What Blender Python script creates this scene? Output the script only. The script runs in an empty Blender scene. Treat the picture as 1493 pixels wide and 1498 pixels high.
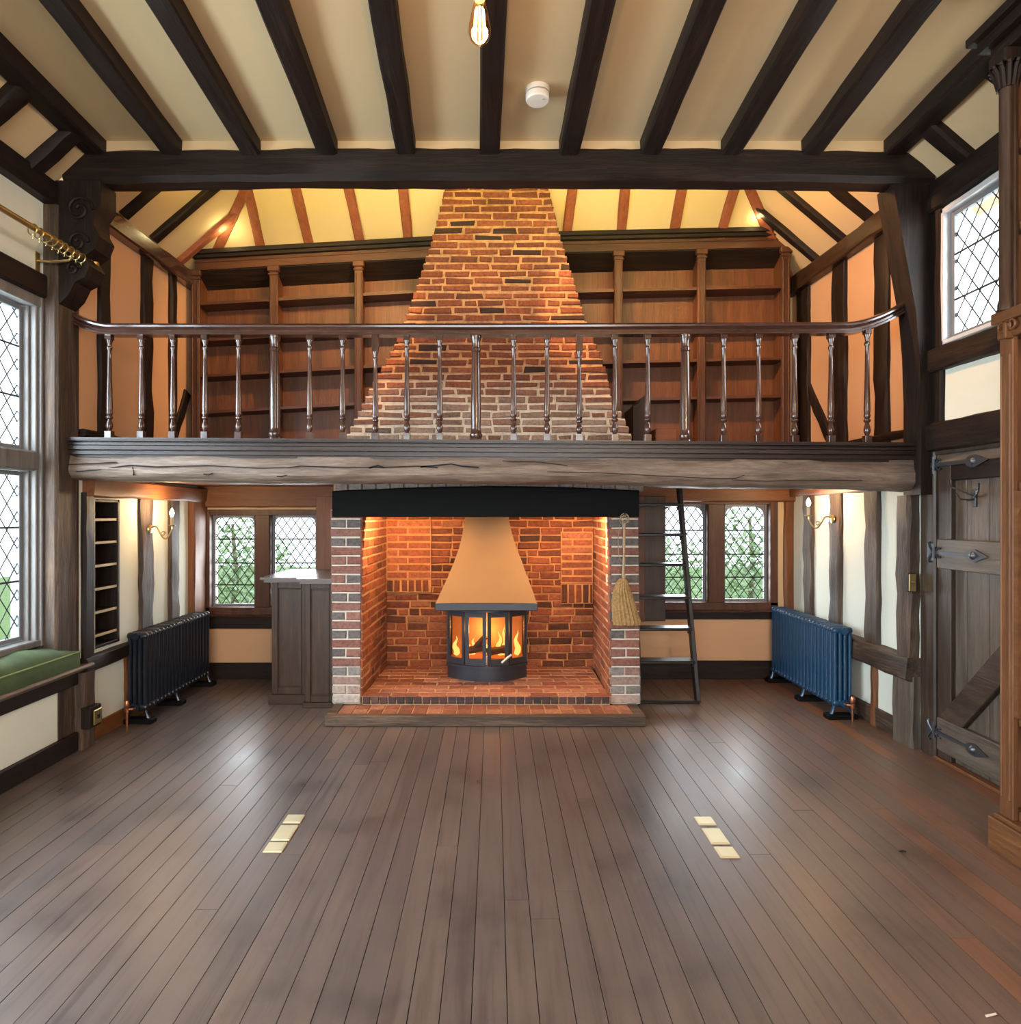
import bpy, bmesh, math, random
from mathutils import Vector, Matrix
S = bpy.context.scene
COL = S.collection
R = random.Random(11)
F, CX, CY, H = 950.0, 722.0, 752.0, 1.5
XL, XR, YB = -2.66, 2.72, 5.92
def PX(px, Y): return (px-CX)*Y/F
def PZ(py, Y): return H+(CY-py)*Y/F
def YL(px): return F*XL/(px-CX)
def YR(px): return F*XR/(px-CX)
def lin(c):
    c = c/255.0
    return c/12.92 if c <= .04045 else ((c+.055)/1.055)**2.4
def rgb(r, g, b): return (lin(r), lin(g), lin(b), 1.0)

# ---------------------------------------------------------------- materials
def new_mat(name):
    m = bpy.data.materials.new(name); m.use_nodes = True
    nt = m.node_tree; nt.nodes.clear()
    o = nt.nodes.new('ShaderNodeOutputMaterial'); b = nt.nodes.new('ShaderNodeBsdfPrincipled')
    nt.links.new(b.outputs[0], o.inputs[0])
    return m, nt, b, o
def nd(nt, t, **k):
    n = nt.nodes.new(t)
    for a, v in k.items(): setattr(n, a, v)
    return n
def noise(nt, vec, scale, detail=4, rough=.55, dist=0):
    n = nd(nt, 'ShaderNodeTexNoise'); n.inputs['Scale'].default_value = scale
    n.inputs['Detail'].default_value = detail; n.inputs['Roughness'].default_value = rough
    n.inputs['Distortion'].default_value = dist
    if vec is not None: nt.links.new(vec, n.inputs['Vector'])
    return n.outputs['Fac']
def ramp(nt, fac, stops):
    r = nd(nt, 'ShaderNodeValToRGB'); e = r.color_ramp.elements
    while len(e) < len(stops): e.new(.5)
    for i, (p, c) in enumerate(stops): e[i].position = p; e[i].color = c
    nt.links.new(fac, r.inputs[0]); return r.outputs[0]
def mix(nt, fac, a, b, mode='MIX'):
    n = nd(nt, 'ShaderNodeMix'); n.data_type = 'RGBA'; n.blend_type = mode
    for s, v in ((0, fac), (6, a), (7, b)):
        if hasattr(v, 'links'): nt.links.new(v, n.inputs[s])
        else: n.inputs[s].default_value = v
    return n.outputs[2]
def math_(nt, op, a, b):
    n = nd(nt, 'ShaderNodeMath'); n.operation = op
    for s, v in ((0, a), (1, b)):
        if hasattr(v, 'links'): nt.links.new(v, n.inputs[s])
        else: n.inputs[s].default_value = v
    return n.outputs[0]
def bump(nt, b, h, strength=.3, dist=.01):
    n = nd(nt, 'ShaderNodeBump'); n.inputs['Strength'].default_value = strength
    n.inputs['Distance'].default_value = dist
    nt.links.new(h, n.inputs['Height']); nt.links.new(n.outputs[0], b.inputs['Normal'])
def coords(nt, scale=(1,1,1), rnd=True):
    tc = nd(nt, 'ShaderNodeTexCoord'); mp = nd(nt, 'ShaderNodeMapping')
    mp.inputs['Scale'].default_value = scale
    v = tc.outputs['Object']
    if rnd:
        oi = nd(nt, 'ShaderNodeObjectInfo')
        a = nd(nt, 'ShaderNodeVectorMath'); a.operation = 'ADD'
        m = math_(nt, 'MULTIPLY', oi.outputs['Random'], 17.0)
        nt.links.new(v, a.inputs[0]); nt.links.new(m, a.inputs[1]); v = a.outputs[0]
    nt.links.new(v, mp.inputs['Vector'])
    return mp.outputs[0], v

WOODS = {  # dark, mid, light, roughness, bump
 'timber': (rgb(18,12,9), rgb(35,23,18), rgb(64,45,34), .55, .5),
 'beam': (rgb(66,53,45), rgb(124,104,90), rgb(176,156,138), .5, .9),
 'rafter': (rgb(112,56,34), rgb(150,82,54), rgb(172,102,70), .6, .3),
 'rail':   (rgb(46,28,23), rgb(74,47,38), rgb(104,72,60), .2, .06),
 'oak':    (rgb(50,28,17), rgb(84,48,28), rgb(116,72,42), .42, .2),
 'panel':  (rgb(62,35,19), rgb(106,61,32), rgb(140,88,48), .45, .2),
 'warm': (rgb(84,48,24), rgb(124,74,38), rgb(154,98,56), .45, .3),
 'cab': (rgb(38,24,15), rgb(64,42,27), rgb(90,62,42), .42, .2),
 'stud': (rgb(30,22,17), rgb(80,60,45), rgb(142,114,90), .6, 1.0),
 'black': (rgb(11,11,10), rgb(17,17,16), rgb(27,26,24), .7, .4),
 'ladder': (rgb(15,13,11), rgb(27,24,21), rgb(44,39,35), .34, .2),
 'nosing': (rgb(26,17,14), rgb(48,32,26), rgb(76,55,45), .36, .08),
 'haze_grey': (rgb(84,80,78), rgb(122,118,114), rgb(148,143,138), .45, .3),  # window flare haze put into the frame colour as pale grey
 'plank':  (rgb(62,53,44), rgb(102,90,78), rgb(134,121,106), .36, .3),
 'door': (rgb(42,33,26), rgb(70,56,45), rgb(102,85,70), .38, .3),
 'honey':  (rgb(80,50,28), rgb(112,72,42), rgb(146,100,62), .4, .2),
 'lath':   (rgb(150,130,92), rgb(190,170,126), rgb(206,190,150), .5, .1),
}
_M = {}
def wood(kind, ax='x'):
    k = 'wood_%s_%s' % (kind, ax)
    if k in _M: return _M[k]
    d, mi, l, ro, bu = WOODS[kind]
    m, nt, b, o = new_mat(k)
    sc = {'x': (.9, 11, 11), 'y': (11, .9, 11), 'z': (11, 11, .9)}[ax]
    v, raw = coords(nt, sc)
    n1 = noise(nt, v, 1.6, 6, .6, .6)
    v2, _ = coords(nt, tuple(s*4 for s in sc))
    n2 = noise(nt, v2, 2.2, 4, .7, .2)
    n3 = noise(nt, raw, 1.7, 3, .5)
    f = math_(nt, 'ADD', math_(nt, 'MULTIPLY', n1, .6), math_(nt, 'MULTIPLY', n2, .4))
    c = ramp(nt, f, [(.30, d), (.5, mi), (.72, l)])
    c = mix(nt, math_(nt, 'MULTIPLY', n3, .55), c, d, 'MIX')
    nt.links.new(c, b.inputs['Base Color'])
    rr = math_(nt, 'ADD', math_(nt, 'MULTIPLY', n2, .3), ro-.12)
    nt.links.new(rr, b.inputs['Roughness'])
    bump(nt, b, f, bu, .012)
    if kind == 'timber': b.inputs['Specular IOR Level'].default_value = .3
    if kind == 'rail': b.inputs['Coat Weight'].default_value = .6; b.inputs['Coat Roughness'].default_value = .1
    if kind == 'black': b.inputs['Specular IOR Level'].default_value = .12
    _M[k] = m; return m
def plain(name, c, rough=.5, metal=0.0, nz=.0, scale=8, bmp=0, c2=None, coat=0, sheen=0):
    if name in _M: return _M[name]
    m, nt, b, o = new_mat(name)
    b.inputs['Roughness'].default_value = rough; b.inputs['Metallic'].default_value = metal
    v, raw = coords(nt, (1,1,1))
    n = noise(nt, raw, scale, 5, .6)
    c2 = c2 or tuple(x*(1-nz) for x in c[:3])+(1,)
    nt.links.new(ramp(nt, n, [(.3, c2), (.7, c)]), b.inputs['Base Color'])
    if bmp: bump(nt, b, n, bmp, .01)
    if coat: b.inputs['Coat Weight'].default_value = coat
    if sheen: b.inputs['Sheen Weight'].default_value = sheen
    _M[name] = m; return m
def emit(name, c, s):
    m = bpy.data.materials.new(name); m.use_nodes = True; nt = m.node_tree; nt.nodes.clear()
    o = nd(nt, 'ShaderNodeOutputMaterial'); e = nd(nt, 'ShaderNodeEmission')
    e.inputs[0].default_value = c; e.inputs[1].default_value = s
    nt.links.new(e.outputs[0], o.inputs[0]); return m
def glass(name, tint=(.95,.97,.97,1), refl=.12):
    m = bpy.data.materials.new(name); m.use_nodes = True; nt = m.node_tree; nt.nodes.clear()
    o = nd(nt, 'ShaderNodeOutputMaterial'); t = nd(nt, 'ShaderNodeBsdfTransparent'); g = nd(nt, 'ShaderNodeBsdfGlossy')
    t.inputs[0].default_value = tint; g.inputs['Roughness'].default_value = .04
    lw = nd(nt, 'ShaderNodeLayerWeight'); lw.inputs[0].default_value = .5
    k = math_(nt, 'ADD', math_(nt, 'MULTIPLY', math_(nt, 'POWER', lw.outputs['Facing'], 4.0), .55), refl*.3)
    tc = nd(nt, 'ShaderNodeTexCoord'); n = noise(nt, tc.outputs['Object'], 9, 2)
    bp = nd(nt, 'ShaderNodeBump'); bp.inputs['Strength'].default_value = .12; bp.inputs['Distance'].default_value = .02
    nt.links.new(n, bp.inputs['Height']); nt.links.new(bp.outputs[0], g.inputs['Normal'])
    ms = nd(nt, 'ShaderNodeMixShader'); nt.links.new(k, ms.inputs[0])
    nt.links.new(t.outputs[0], ms.inputs[1]); nt.links.new(g.outputs[0], ms.inputs[2])
    nt.links.new(ms.outputs[0], o.inputs[0]); return m
def tinted(name, stops, rough=.75, nz_scale=40, bmp=.5, dark=None, grain=None, rvar=0, stain=None, spec=.5, soft=False):
    """colour by the per-piece 'tint' attribute, broken up by noise"""
    m, nt, b, o = new_mat(name)
    b.inputs['Specular IOR Level'].default_value = spec
    a = nd(nt, 'ShaderNodeAttribute'); a.attribute_name = 'tint'
    sep = nd(nt, 'ShaderNodeSeparateColor'); nt.links.new(a.outputs['Color'], sep.inputs[0])
    tc = nd(nt, 'ShaderNodeTexCoord')
    c = ramp(nt, sep.outputs[0], stops)
    vec = tc.outputs['Object']
    if grain:
        mp = nd(nt, 'ShaderNodeMapping'); mp.inputs['Scale'].default_value = grain
        ad = nd(nt, 'ShaderNodeVectorMath'); ad.operation = 'ADD'
        sc = math_(nt, 'MULTIPLY', sep.outputs[1], 23.0)
        nt.links.new(vec, ad.inputs[0]); nt.links.new(sc, ad.inputs[1]); nt.links.new(ad.outputs[0], mp.inputs['Vector'])
        n = noise(nt, mp.outputs[0], nz_scale, 6, .65, .5)
    else:
        n = noise(nt, vec, nz_scale, 5, .65)
    big = noise(nt, vec, 2.3, 4, .6)
    f = ramp(nt, n, [(.3, (.5,.5,.5,1)), (.55, (1,1,1,1)), (.75, (1.25,1.22,1.18,1))] if not soft else [(.28, (.72,.71,.72,1)), (.5, (1,1,1,1)), (.75, (1.1,1.09,1.08,1))])
    c = mix(nt, 1.0, c, f, 'MULTIPLY')
    f2 = ramp(nt, big, [(.35, (.72,.72,.74,1)), (.65, (1.12,1.1,1.08,1))] if not soft else [(.3, (.66,.66,.68,1)), (.45, (.95,.95,.96,1)), (.7, (1.12,1.08,1.06,1))])
    c = mix(nt, 1.0, c, f2, 'MULTIPLY')
    if stain:  # pale bloom / soot held in the blue channel of the attribute
        k = math_(nt, 'MULTIPLY', sep.outputs[2], math_(nt, 'ADD', math_(nt, 'MULTIPLY', n, 1.5), 0.0))
        k = nd(nt, 'ShaderNodeClamp'); nt.links.new(math_(nt, 'MULTIPLY', sep.outputs[2], math_(nt, 'MULTIPLY', n, 1.9)), k.inputs[0])
        c = mix(nt, k.outputs[0], c, stain)
    nt.links.new(c, b.inputs['Base Color'])
    if rvar:
        nt.links.new(math_(nt, 'ADD', math_(nt, 'MULTIPLY', big, rvar), math_(nt, 'ADD', math_(nt, 'MULTIPLY', n, rvar*.6), rough)), b.inputs['Roughness'])
    else: b.inputs['Roughness'].default_value = rough
    bump(nt, b, n, bmp, .008)
    return m

M_PLASTER = plain('plaster', rgb(212,184,142), .9, nz=.06, scale=1.5)
M_PLASTER_GLOW = plain('plaster_warm_glow', rgb(208,164,126), .9, nz=.06, scale=1.5)  # warm lamplight put into the plaster colour as peach
M_PLASTER_LOW = plain('plaster_white', rgb(228,229,213), .9, nz=.05, scale=1.5)
M_BRICK = tinted('brick', [(0, rgb(52,28,18)), (.35, rgb(104,54,32)), (.7, rgb(132,70,42)), (1, rgb(146,88,58))], .85, 45, .7, stain=rgb(196,184,166))
M_BRICK_SOOT = tinted('brick_sooty', [(0, rgb(58,34,24)), (.35, rgb(118,62,38)), (.7, rgb(150,80,50)), (1, rgb(164,104,72))], .85, 30, .9, stain=rgb(30,20,16))
M_PIER = tinted('brick_pier', [(0, rgb(92,84,82)), (.3, rgb(112,98,94)), (.5, rgb(128,78,66)), (1, rgb(148,94,78))], .8, 40, .6, stain=rgb(190,182,170))
M_MORTAR = plain('mortar', rgb(186,152,114), .95, nz=.25, scale=18, bmp=.5)
M_MORTAR_C = tinted('mortar_chimney', [(0, rgb(178,132,92)), (1, rgb(178,132,92))], .95, 20, .5, stain=rgb(206,194,174))
M_MORTAR_F = plain('mortar_smoked', rgb(190,132,84), .95, nz=.4, scale=9, bmp=.6)
M_MORTAR_W = plain('mortar_white', rgb(206,196,180), .95, nz=.2, scale=18, bmp=.5)
M_FLOOR = tinted('floorboards', [(0, rgb(70,62,58)), (.4, rgb(97,85,79)), (.68, rgb(112,92,80)), (1, rgb(150,94,58))], .14, 1.3, .12, grain=(20, 1.2, 20), rvar=.26, soft=True)
M_TILE = tinted('hearth_tile', [(0, rgb(104,62,48)), (.5, rgb(146,90,70)), (1, rgb(170,122,100))], .6, 30, .5, stain=rgb(40,30,30))
M_IRON = plain('black_iron', rgb(34,34,36), .45, .6, .3, 20)
M_STOVE = plain('stove_iron', rgb(58,60,66), .42, .35, .15, 14)
M_BRASS = plain('brass', rgb(206,182,126), .28, .9, .1, 12)
M_PLATE = plain('plate_brass', rgb(226,214,176), .42, .55, .08, 12)
M_COPPER = plain('copper', rgb(196,132,98), .3, .9, .1, 12)
M_RAD_BLUE = plain('radiator_blue', rgb(28,66,96), .33, 0, .12, 20, coat=.2)
M_RAD_SHADED = plain('radiator_blue_shaded', rgb(28,33,44), .36, 0, .15, 20, coat=.2)  # same blue paint as the other radiator, with its shade in the colour
M_LEAD = plain('lead_came', rgb(52,54,58), .5, .3, .2, 30)
M_VELVET = plain('green_velvet', rgb(66,88,34), .8, 0, c2=rgb(38,56,18), scale=6, bmp=.25, sheen=.08)
M_PIPING = plain('piping', rgb(120,136,76), .7)
M_HOOD = plain('hood_plaster', rgb(124,95,63), .8, nz=.07, scale=3)
M_STRAW = plain('straw', rgb(176,140,86), .8, 0, c2=rgb(120,88,48), scale=60)
M_CORD = plain('cord', rgb(150,130,96), .8)
M_WHITE = plain('white_plastic', rgb(226,218,206), .45)
M_CREAM = plain('cream_candle', rgb(216,196,158), .5)
M_BLACKP = plain('black_plastic', rgb(20,20,22), .5)
M_GLASS = glass('window_glass')
M_AMBER = glass('amber_glass', (1.0,.70,.42,1), .3)
M_STOVEGLASS = glass('stove_glass', (.95,.85,.75,1))
M_BULB = emit('bulb_glow', (1.0,.72,.36,1), 30)
M_FIL = emit('filament', (1.0,.72,.34,1), 12)
M_FLAME = emit('flame', (1.0,.45,.13,1), 2.2)
M_EMBER = emit('embers', (1.0,.22,.04,1), .8)
M_LEAF = plain('leaf', rgb(190,208,176), .6, 0, c2=rgb(122,158,112), scale=4)
M_BARK = plain('bark', rgb(140,132,112), .9, 0, .3, 20)
M_LAWN = plain('lawn', rgb(110,140,80), .9, 0, .3, 6)
M_FIREBRICK = plain('firebrick', rgb(198,150,104), .85, 0, .25, 8)
M_ASH = plain('charred_log', rgb(96,66,46), .9, 0, .6, 14, .6)

# ---------------------------------------------------------------- mesh builder
class MB:
    def __init__(s):
        s.bm = bmesh.new(); s.L = s.bm.loops.layers.float_color.new('tint'); s.mi = 0; s.t = (.5,.5,0,1)
    def face(s, vs):
        try: f = s.bm.faces.new(vs)
        except ValueError: return
        f.material_index = s.mi
        for l in f.loops: l[s.L] = s.t
        return f
    def v(s, p): return s.bm.verts.new(p)
    def box(s, x0, x1, y0, y1, z0, z1, c=0):
        if x0 > x1: x0, x1 = x1, x0
        if y0 > y1: y0, y1 = y1, y0
        if z0 > z1: z0, z1 = z1, z0
        if c > 0:
            c = min(c, (x1-x0)*.45, (y1-y0)*.45, (z1-z0)*.45)
            P = {}
            for i, x in ((0, x0), (1, x1)):
                for j, y in ((0, y0), (1, y1)):
                    for k, z in ((0, z0), (1, z1)):
                        dx, dy, dz = (c if i == 0 else -c), (c if j == 0 else -c), (c if k == 0 else -c)
                        P[i,j,k] = (s.v((x, y+dy, z+dz)), s.v((x+dx, y, z+dz)), s.v((x+dx, y+dy, z)))
            for a in range(3):
                o = [b for b in range(3) if b != a]
                for e in (0, 1):
                    q = []
                    for (m, n) in ((0,0),(1,0),(1,1),(0,1)):
                        k = [0,0,0]; k[a] = e; k[o[0]] = m; k[o[1]] = n; q.append(P[tuple(k)][a])
                    s.face(q)
                for m in (0, 1):
                    for n in (0, 1):
                        k0 = [0,0,0]; k0[o[0]] = m; k0[o[1]] = n; k1 = list(k0); k1[a] = 1
                        k0, k1 = tuple(k0), tuple(k1)
                        s.face([P[k0][o[0]], P[k1][o[0]], P[k1][o[1]], P[k0][o[1]]])
            for k in P: s.face(list(P[k]))
        else:
            V = [s.v((x, y, z)) for x in (x0, x1) for y in (y0, y1) for z in (z0, z1)]
            for q in ((0,1,3,2),(4,6,7,5),(0,4,5,1),(2,3,7,6),(0,2,6,4),(1,5,7,3)): s.face([V[i] for i in q])
        return s
    def rings(s, rs, cap=True, close=True):
        n = len(rs[0]); V = [[s.v(p) for p in r] for r in rs]
        for a, b in zip(V, V[1:]):
            for i in range(n if close else n-1): s.face([a[i], a[(i+1) % n], b[(i+1) % n], b[i]])
        if cap and close: s.face(V[0][::-1]); s.face(V[-1])
        return s
    def beam(s, p0, p1, w, h, up=(0,0,1), c=.012, n=8, j=.005, w1=None, h1=None, bow=(0,0,0), rnd=None):
        rnd = rnd or R
        p0, p1, up = Vector(p0), Vector(p1), Vector(up)
        ax = (p1-p0).normalized(); sd = ax.cross(up).normalized(); u = sd.cross(ax).normalized()
        w1 = w1 or w; h1 = h1 or h; rs = []
        for i in range(n+1):
            t = i/n; W, Hh = (w+(w1-w)*t)/2, (h+(h1-h)*t)/2; cc = min(c, W*.8, Hh*.8)
            q = p0.lerp(p1, t)+Vector(bow)*(4*t*(1-t))
            sec = [(-W+cc,-Hh),(W-cc,-Hh),(W,-Hh+cc),(W,Hh-cc),(W-cc,Hh),(-W+cc,Hh),(-W,Hh-cc),(-W,-Hh+cc)]
            rs.append([q+sd*(a+rnd.uniform(-j,j))+u*(b+rnd.uniform(-j,j)) for a, b in sec])
        return s.rings(rs)
    def tube(s, pts, r, n=8, r1=None, sq=(1,1)):
        pts = [Vector(p) for p in pts]; rs = []; ref = None
        for i, p in enumerate(pts):
            d = (pts[min(i+1, len(pts)-1)]-pts[max(i-1, 0)]).normalized()
            if ref is None: ref = Vector((0,0,1)) if abs(d.z) < .9 else Vector((1,0,0))
            a = d.cross(ref).normalized(); b = a.cross(d).normalized(); ref = b
            t = i/max(1, len(pts)-1)
            rr = r[i] if isinstance(r, (list, tuple)) else (r+(r1-r)*t if r1 is not None else r)
            rs.append([p+a*math.cos(k*2*math.pi/n)*rr*sq[0]+b*math.sin(k*2*math.pi/n)*rr*sq[1] for k in range(n)])
        return s.rings(rs)
    def lathe(s, prof, o=(0,0,0), n=16, ax='z', sq=(1,1)):
        o = Vector(o); rs = []
        for r, z in prof:
            ring = []
            for k in range(n):
                a = k*2*math.pi/n; x, y = r*math.cos(a)*sq[0], r*math.sin(a)*sq[1]
                ring.append(o+(Vector((x,y,z)) if ax == 'z' else Vector((z,x,y)) if ax == 'x' else Vector((y,z,x))))
            rs.append(ring)
        return s.rings(rs)
    def prism(s, poly, ax, a, b, c=0):
        """poly: (p,q) outline in the plane normal to ax, from a to b"""
        f = {'x': lambda p, q, w: (w, p, q), 'y': lambda p, q, w: (p, w, q), 'z': lambda p, q, w: (p, q, w)}[ax]
        return s.rings([[f(p, q, a) for p, q in poly], [f(p, q, b) for p, q in poly]])
    def quad(s, *ps): s.face([s.v(p) for p in ps]); return s
    def slab(s, ps, th):
        """thin plate: polygon ps pushed out along vector th"""
        th = Vector(th); return s.rings([[Vector(p) for p in ps], [Vector(p)+th for p in ps]])
    def build(s, name, mats, parent=None, angle=35, origin=True):
        bmesh.ops.recalc_face_normals(s.bm, faces=s.bm.faces[:])
        me = bpy.data.meshes.new(name); s.bm.to_mesh(me); s.bm.free()
        for m in (mats if isinstance(mats, (list, tuple)) else [mats]): me.materials.append(m)
        for p in me.polygons: p.use_smooth = True
        me.set_sharp_from_angle(angle=math.radians(angle))
        o = bpy.data.objects.new(name, me); COL.objects.link(o)
        if parent is not None:
            o.parent = parent
            if parent.type == 'EMPTY': o.matrix_parent_inverse = Matrix.Translation(-parent.location)
            elif parent.get('_o'): o.matrix_parent_inverse = Matrix.Translation(-parent.location)
        elif origin:
            xs = [v.co.x for v in me.vertices]; ys = [v.co.y for v in me.vertices]; zs = [v.co.z for v in me.vertices]
            c = Vector(((min(xs)+max(xs))/2, (min(ys)+max(ys))/2, min(zs)))
            me.transform(Matrix.Translation(-c)); o.location = c
        return o
def tag(o, label, cat, group=None, kind=None):
    o['label'] = label; o['category'] = cat
    if group: o['group'] = group
    if kind: o['kind'] = kind
    return o
def thing(name, label, cat, loc, group=None):
    o = bpy.data.objects.new(name, None); COL.objects.link(o); o.location = loc; o.empty_display_size = .1
    return tag(o, label, cat, group)
def struct(o, label=None):
    o['kind'] = 'structure'
    if label: o['label'] = label
    return o
def sroot(name, loc, label=None):
    o = bpy.data.objects.new(name, None); COL.objects.link(o); o.location = loc; return struct(o, label)
def dup(root, loc, label=None, group=None):
    r = root.copy(); COL.objects.link(r); r.location = loc
    if label: r['label'] = label
    if group: r['group'] = group
    for ch in list(root.children):
        c = ch.copy(); COL.objects.link(c); c.parent = r
        for g in list(ch.children):
            d = g.copy(); COL.objects.link(d); d.parent = c
    return r
def bx(*a, **k): return MB().box(*a, **k)

# ---------------------------------------------------------------- camera
cam = bpy.data.cameras.new('camera'); co = bpy.data.objects.new('camera', cam); COL.objects.link(co)
co.location = (0, 0, H); co.rotation_euler = (math.pi/2, 0, 0)
cam.sensor_fit = 'HORIZONTAL'; cam.sensor_width = 36; cam.lens = F/1493*36
cam.shift_x = (746.5-CX)/1493; cam.shift_y = (CY-749)/1493; cam.clip_start = .05
S.camera = co

# ---------------------------------------------------------------- floor
mb = MB(); x = -3.0
rf = random.Random(5)
while x < 2.85:
    w = rf.choice((.088, .095, .1, .1, .108)); y = -2.6-rf.random()*2
    while y < 5.9:
        l = rf.uniform(2.6, 6.0); a, b = max(y, -2.6), min(y+l, 5.95)
        if b-a > .02:
            warm = max(0, min(1, (x-.4)/2.0))*.38  # boards tinted warmer towards the door side, lamp glow put into their colour
            mb.t = (max(0, min(1, rf.gauss(.42+warm, .06))), rf.random(), 0, 1)
            z = rf.uniform(-.0008, .0008)
            if -2.22 < x < -2.12 and b > 3: mb.t = (0.0, rf.random(), 0, 1)
            mb.box(x+.0014, x+w-.0014, a+.0008, b-.0008, -.022, z)
        y += l
    x += w
mb.mi = 1; mb.box(-3.1, 2.95, -2.7, 6.0, -.08, -.012)
struct(mb.build('floor', [M_FLOOR, plain('gap', rgb(18,13,11), .9)], origin=False))
struct(bx(-14, 14, -12, 22, -.5, -.3).build('ground', M_LAWN, origin=False))

# ---------------------------------------------------------------- walls
def wall(name, rects, mat, f):
    mb = MB()
    for r in rects: mb.box(*f(*r))
    return struct(mb.build(name, mat, origin=False))
ZP = 3.68
NY0, NY1, NZ0, NZ1 = 4.28, 4.60, .60, 1.60      # shelf niche in the left wall
LW = (1.0, 3.95, .70, 2.82)                      # window in the left wall
RW = (3.02, 3.93, 2.52, 3.34)
DR = (3.08, 3.98, 0, 1.88)
fl = lambda x, y0, y1, z0, z1: (x-.16, x, y0, y1, z0, z1)
mb = MB()
for r in ((XL, 4.17, NY0, 0, 1.95), (XL, NY1, YB+.16, 0, 1.95), (XL, NY0, NY1, 0, NZ0), (XL, NY0, NY1, NZ1, 1.95)): mb.box(*fl(*r))
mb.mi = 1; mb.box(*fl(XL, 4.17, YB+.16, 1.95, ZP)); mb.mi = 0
mb.box(XL-.20, XL-.14, NY0-.02, NY1+.02, NZ0-.02, NZ1+.02)
mb.box(-2.9, -2.74, -2.6, 4.0, LW[3], ZP); mb.box(-2.9, -2.66, -2.6, 4.0, 0, .50); mb.box(-2.95, -2.88, -2.6, 4.0, .5, LW[2])
mb.box(-2.9, -2.74, -2.6, LW[0], .5, LW[3])
struct(mb.build('wall_left', [M_PLASTER_LOW, M_PLASTER_GLOW], origin=False))
fr_ = lambda y0, y1, z0, z1: (XR, XR+.16, y0, y1, z0, z1)
wall('wall_gallery_right', [(4.02, YB+.16, 1.95, ZP)], M_PLASTER_GLOW, fr_)
wall('wall_right', [(-2.6, DR[0], 0, RW[2]), (DR[1], 4.02, 0, RW[2]), (4.02, YB+.16, 0, 1.95), (DR[0], DR[1], DR[3], RW[2]),
     (-2.6, RW[0], RW[2], RW[3]), (RW[1], 4.02, RW[2], RW[3]), (-2.6, 4.02, RW[3], ZP)], M_PLASTER_LOW, fr_)
BWL = (-2.58, -1.60, .64, 1.49); BWR = (1.46, 2.54, .68, 1.60)
fb = lambda x0, x1, z0, z1: (x0, x1, YB, YB+.16, z0, z1)
wall('wall_back', [(XL-.1, BWL[0], 0, ZP), (BWL[1], BWR[0], 0, ZP), (BWR[1], XR+.1, 0, ZP), (BWL[0], BWL[1], 0, BWL[2]), (BWL[0], BWL[1], BWL[3], ZP),
     (BWR[0], BWR[1], 0, BWR[2]), (BWR[0], BWR[1], BWR[3], ZP)], M_PLASTER, fb)
ROW = (-2.0, 2.0, .6, 2.9)
fq = lambda x0, x1, z0, z1: (x0, x1, -2.76, -2.6, z0, z1)
wall('wall_rear', [(-3.0, ROW[0], 0, 3.8), (ROW[1], 2.9, 0, 3.8), (ROW[0], ROW[1], 0, ROW[2]), (ROW[0], ROW[1], ROW[3], 3.8)], M_PLASTER_LOW, fq)

# ceilings
ZC = 3.79
mb = MB()
mb.box(-2.42, 2.46, -2.7, 3.99, ZC, ZC+.06)
mb.slab([(-2.92, -2.7, 3.33), (-2.38, -2.7, ZC+.02), (-2.38, 3.99, ZC+.02), (-2.92, 3.99, 3.33)], (-.03, 0, .06))
mb.slab([(2.98, -2.7, 3.33), (2.42, -2.7, ZC+.02), (2.42, 3.99, ZC+.02), (2.98, 3.99, 3.33)], (.03, 0, .06))
mb.box(-2.45, 2.5, 3.985, 4.05, 3.70, ZC+.06)
struct(mb.build('ceiling', M_PLASTER, origin=False))
sp = .85; ze = 3.62
def roof_pt(x, y, z): return (x, y, z)
mb = MB(); A = 1.55; zt = ze+A*sp
ex = (0, .02, .06)
mb.slab([(XL, YB, ze), (XR, YB, ze), (XR-A, YB-A, zt), (XL+A, YB-A, zt)], (0, .05, .06))
mb.slab([(XL, YB, ze), (XL+A, YB-A, zt), (XL+A, 4.0, zt), (XL, 4.0, ze)], (-.05, 0, .06))
mb.slab([(XR, YB, ze), (XR-A, YB-A, zt), (XR-A, 4.0, zt), (XR, 4.0, ze)], (.05, 0, .06))
mb.box(XL+A-.02, XR-A+.02, 3.98, YB-A+.02, zt, zt+.06)
mb.box(XL-.1, XR+.1, 4.02, 4.08, ZC, zt+.06)
struct(mb.build('ceiling_gallery', M_PLASTER, origin=False))

# ---------------------------------------------------------------- timbers
def timber(name, label, cat, p0, p1, w, h, kind='timber', ax='x', group=None, **k):
    mb = MB(); mb.beam(p0, p1, w, h, **k)
    return tag(mb.build(name, wood(kind, ax)), label, cat, group)
ORD = ['first','second','third','fourth','fifth','sixth','seventh','eighth','ninth','tenth','eleventh']
JX = [(-2.40,-2.44),(-1.90,-1.972),(-1.44,-1.488),(-.965,-1.02),(-.483,-.539),(0.0,-.025),(.468,.46),(.945,.957),(1.415,1.454),(1.87,1.947),(2.40,2.457)]
for i, (xn, xf) in enumerate(JX):
    s_ = (xn-xf)/(2.78-3.97)
    timber('ceiling_joist', 'dark oak ceiling joist, %s from the wall with the curtain pole' % ORD[i], 'beam',
           (xf+s_*(-2.6-3.97), -2.6, 3.765), (xf, 4.02, 3.76), .118 if 0 < i < 10 else .13, .13, 'timber', 'y', 'ceiling joists over the room', n=24, j=.004, c=.012)
timber('tie_beam', 'huge dark tie beam spanning the room above the gallery', 'beam', (-2.64, 4.05, 3.632), (2.7, 4.05, 3.632), .16, .205, 'timber', 'x', n=30, j=.006, c=.03, bow=(0,0,.025))
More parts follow.
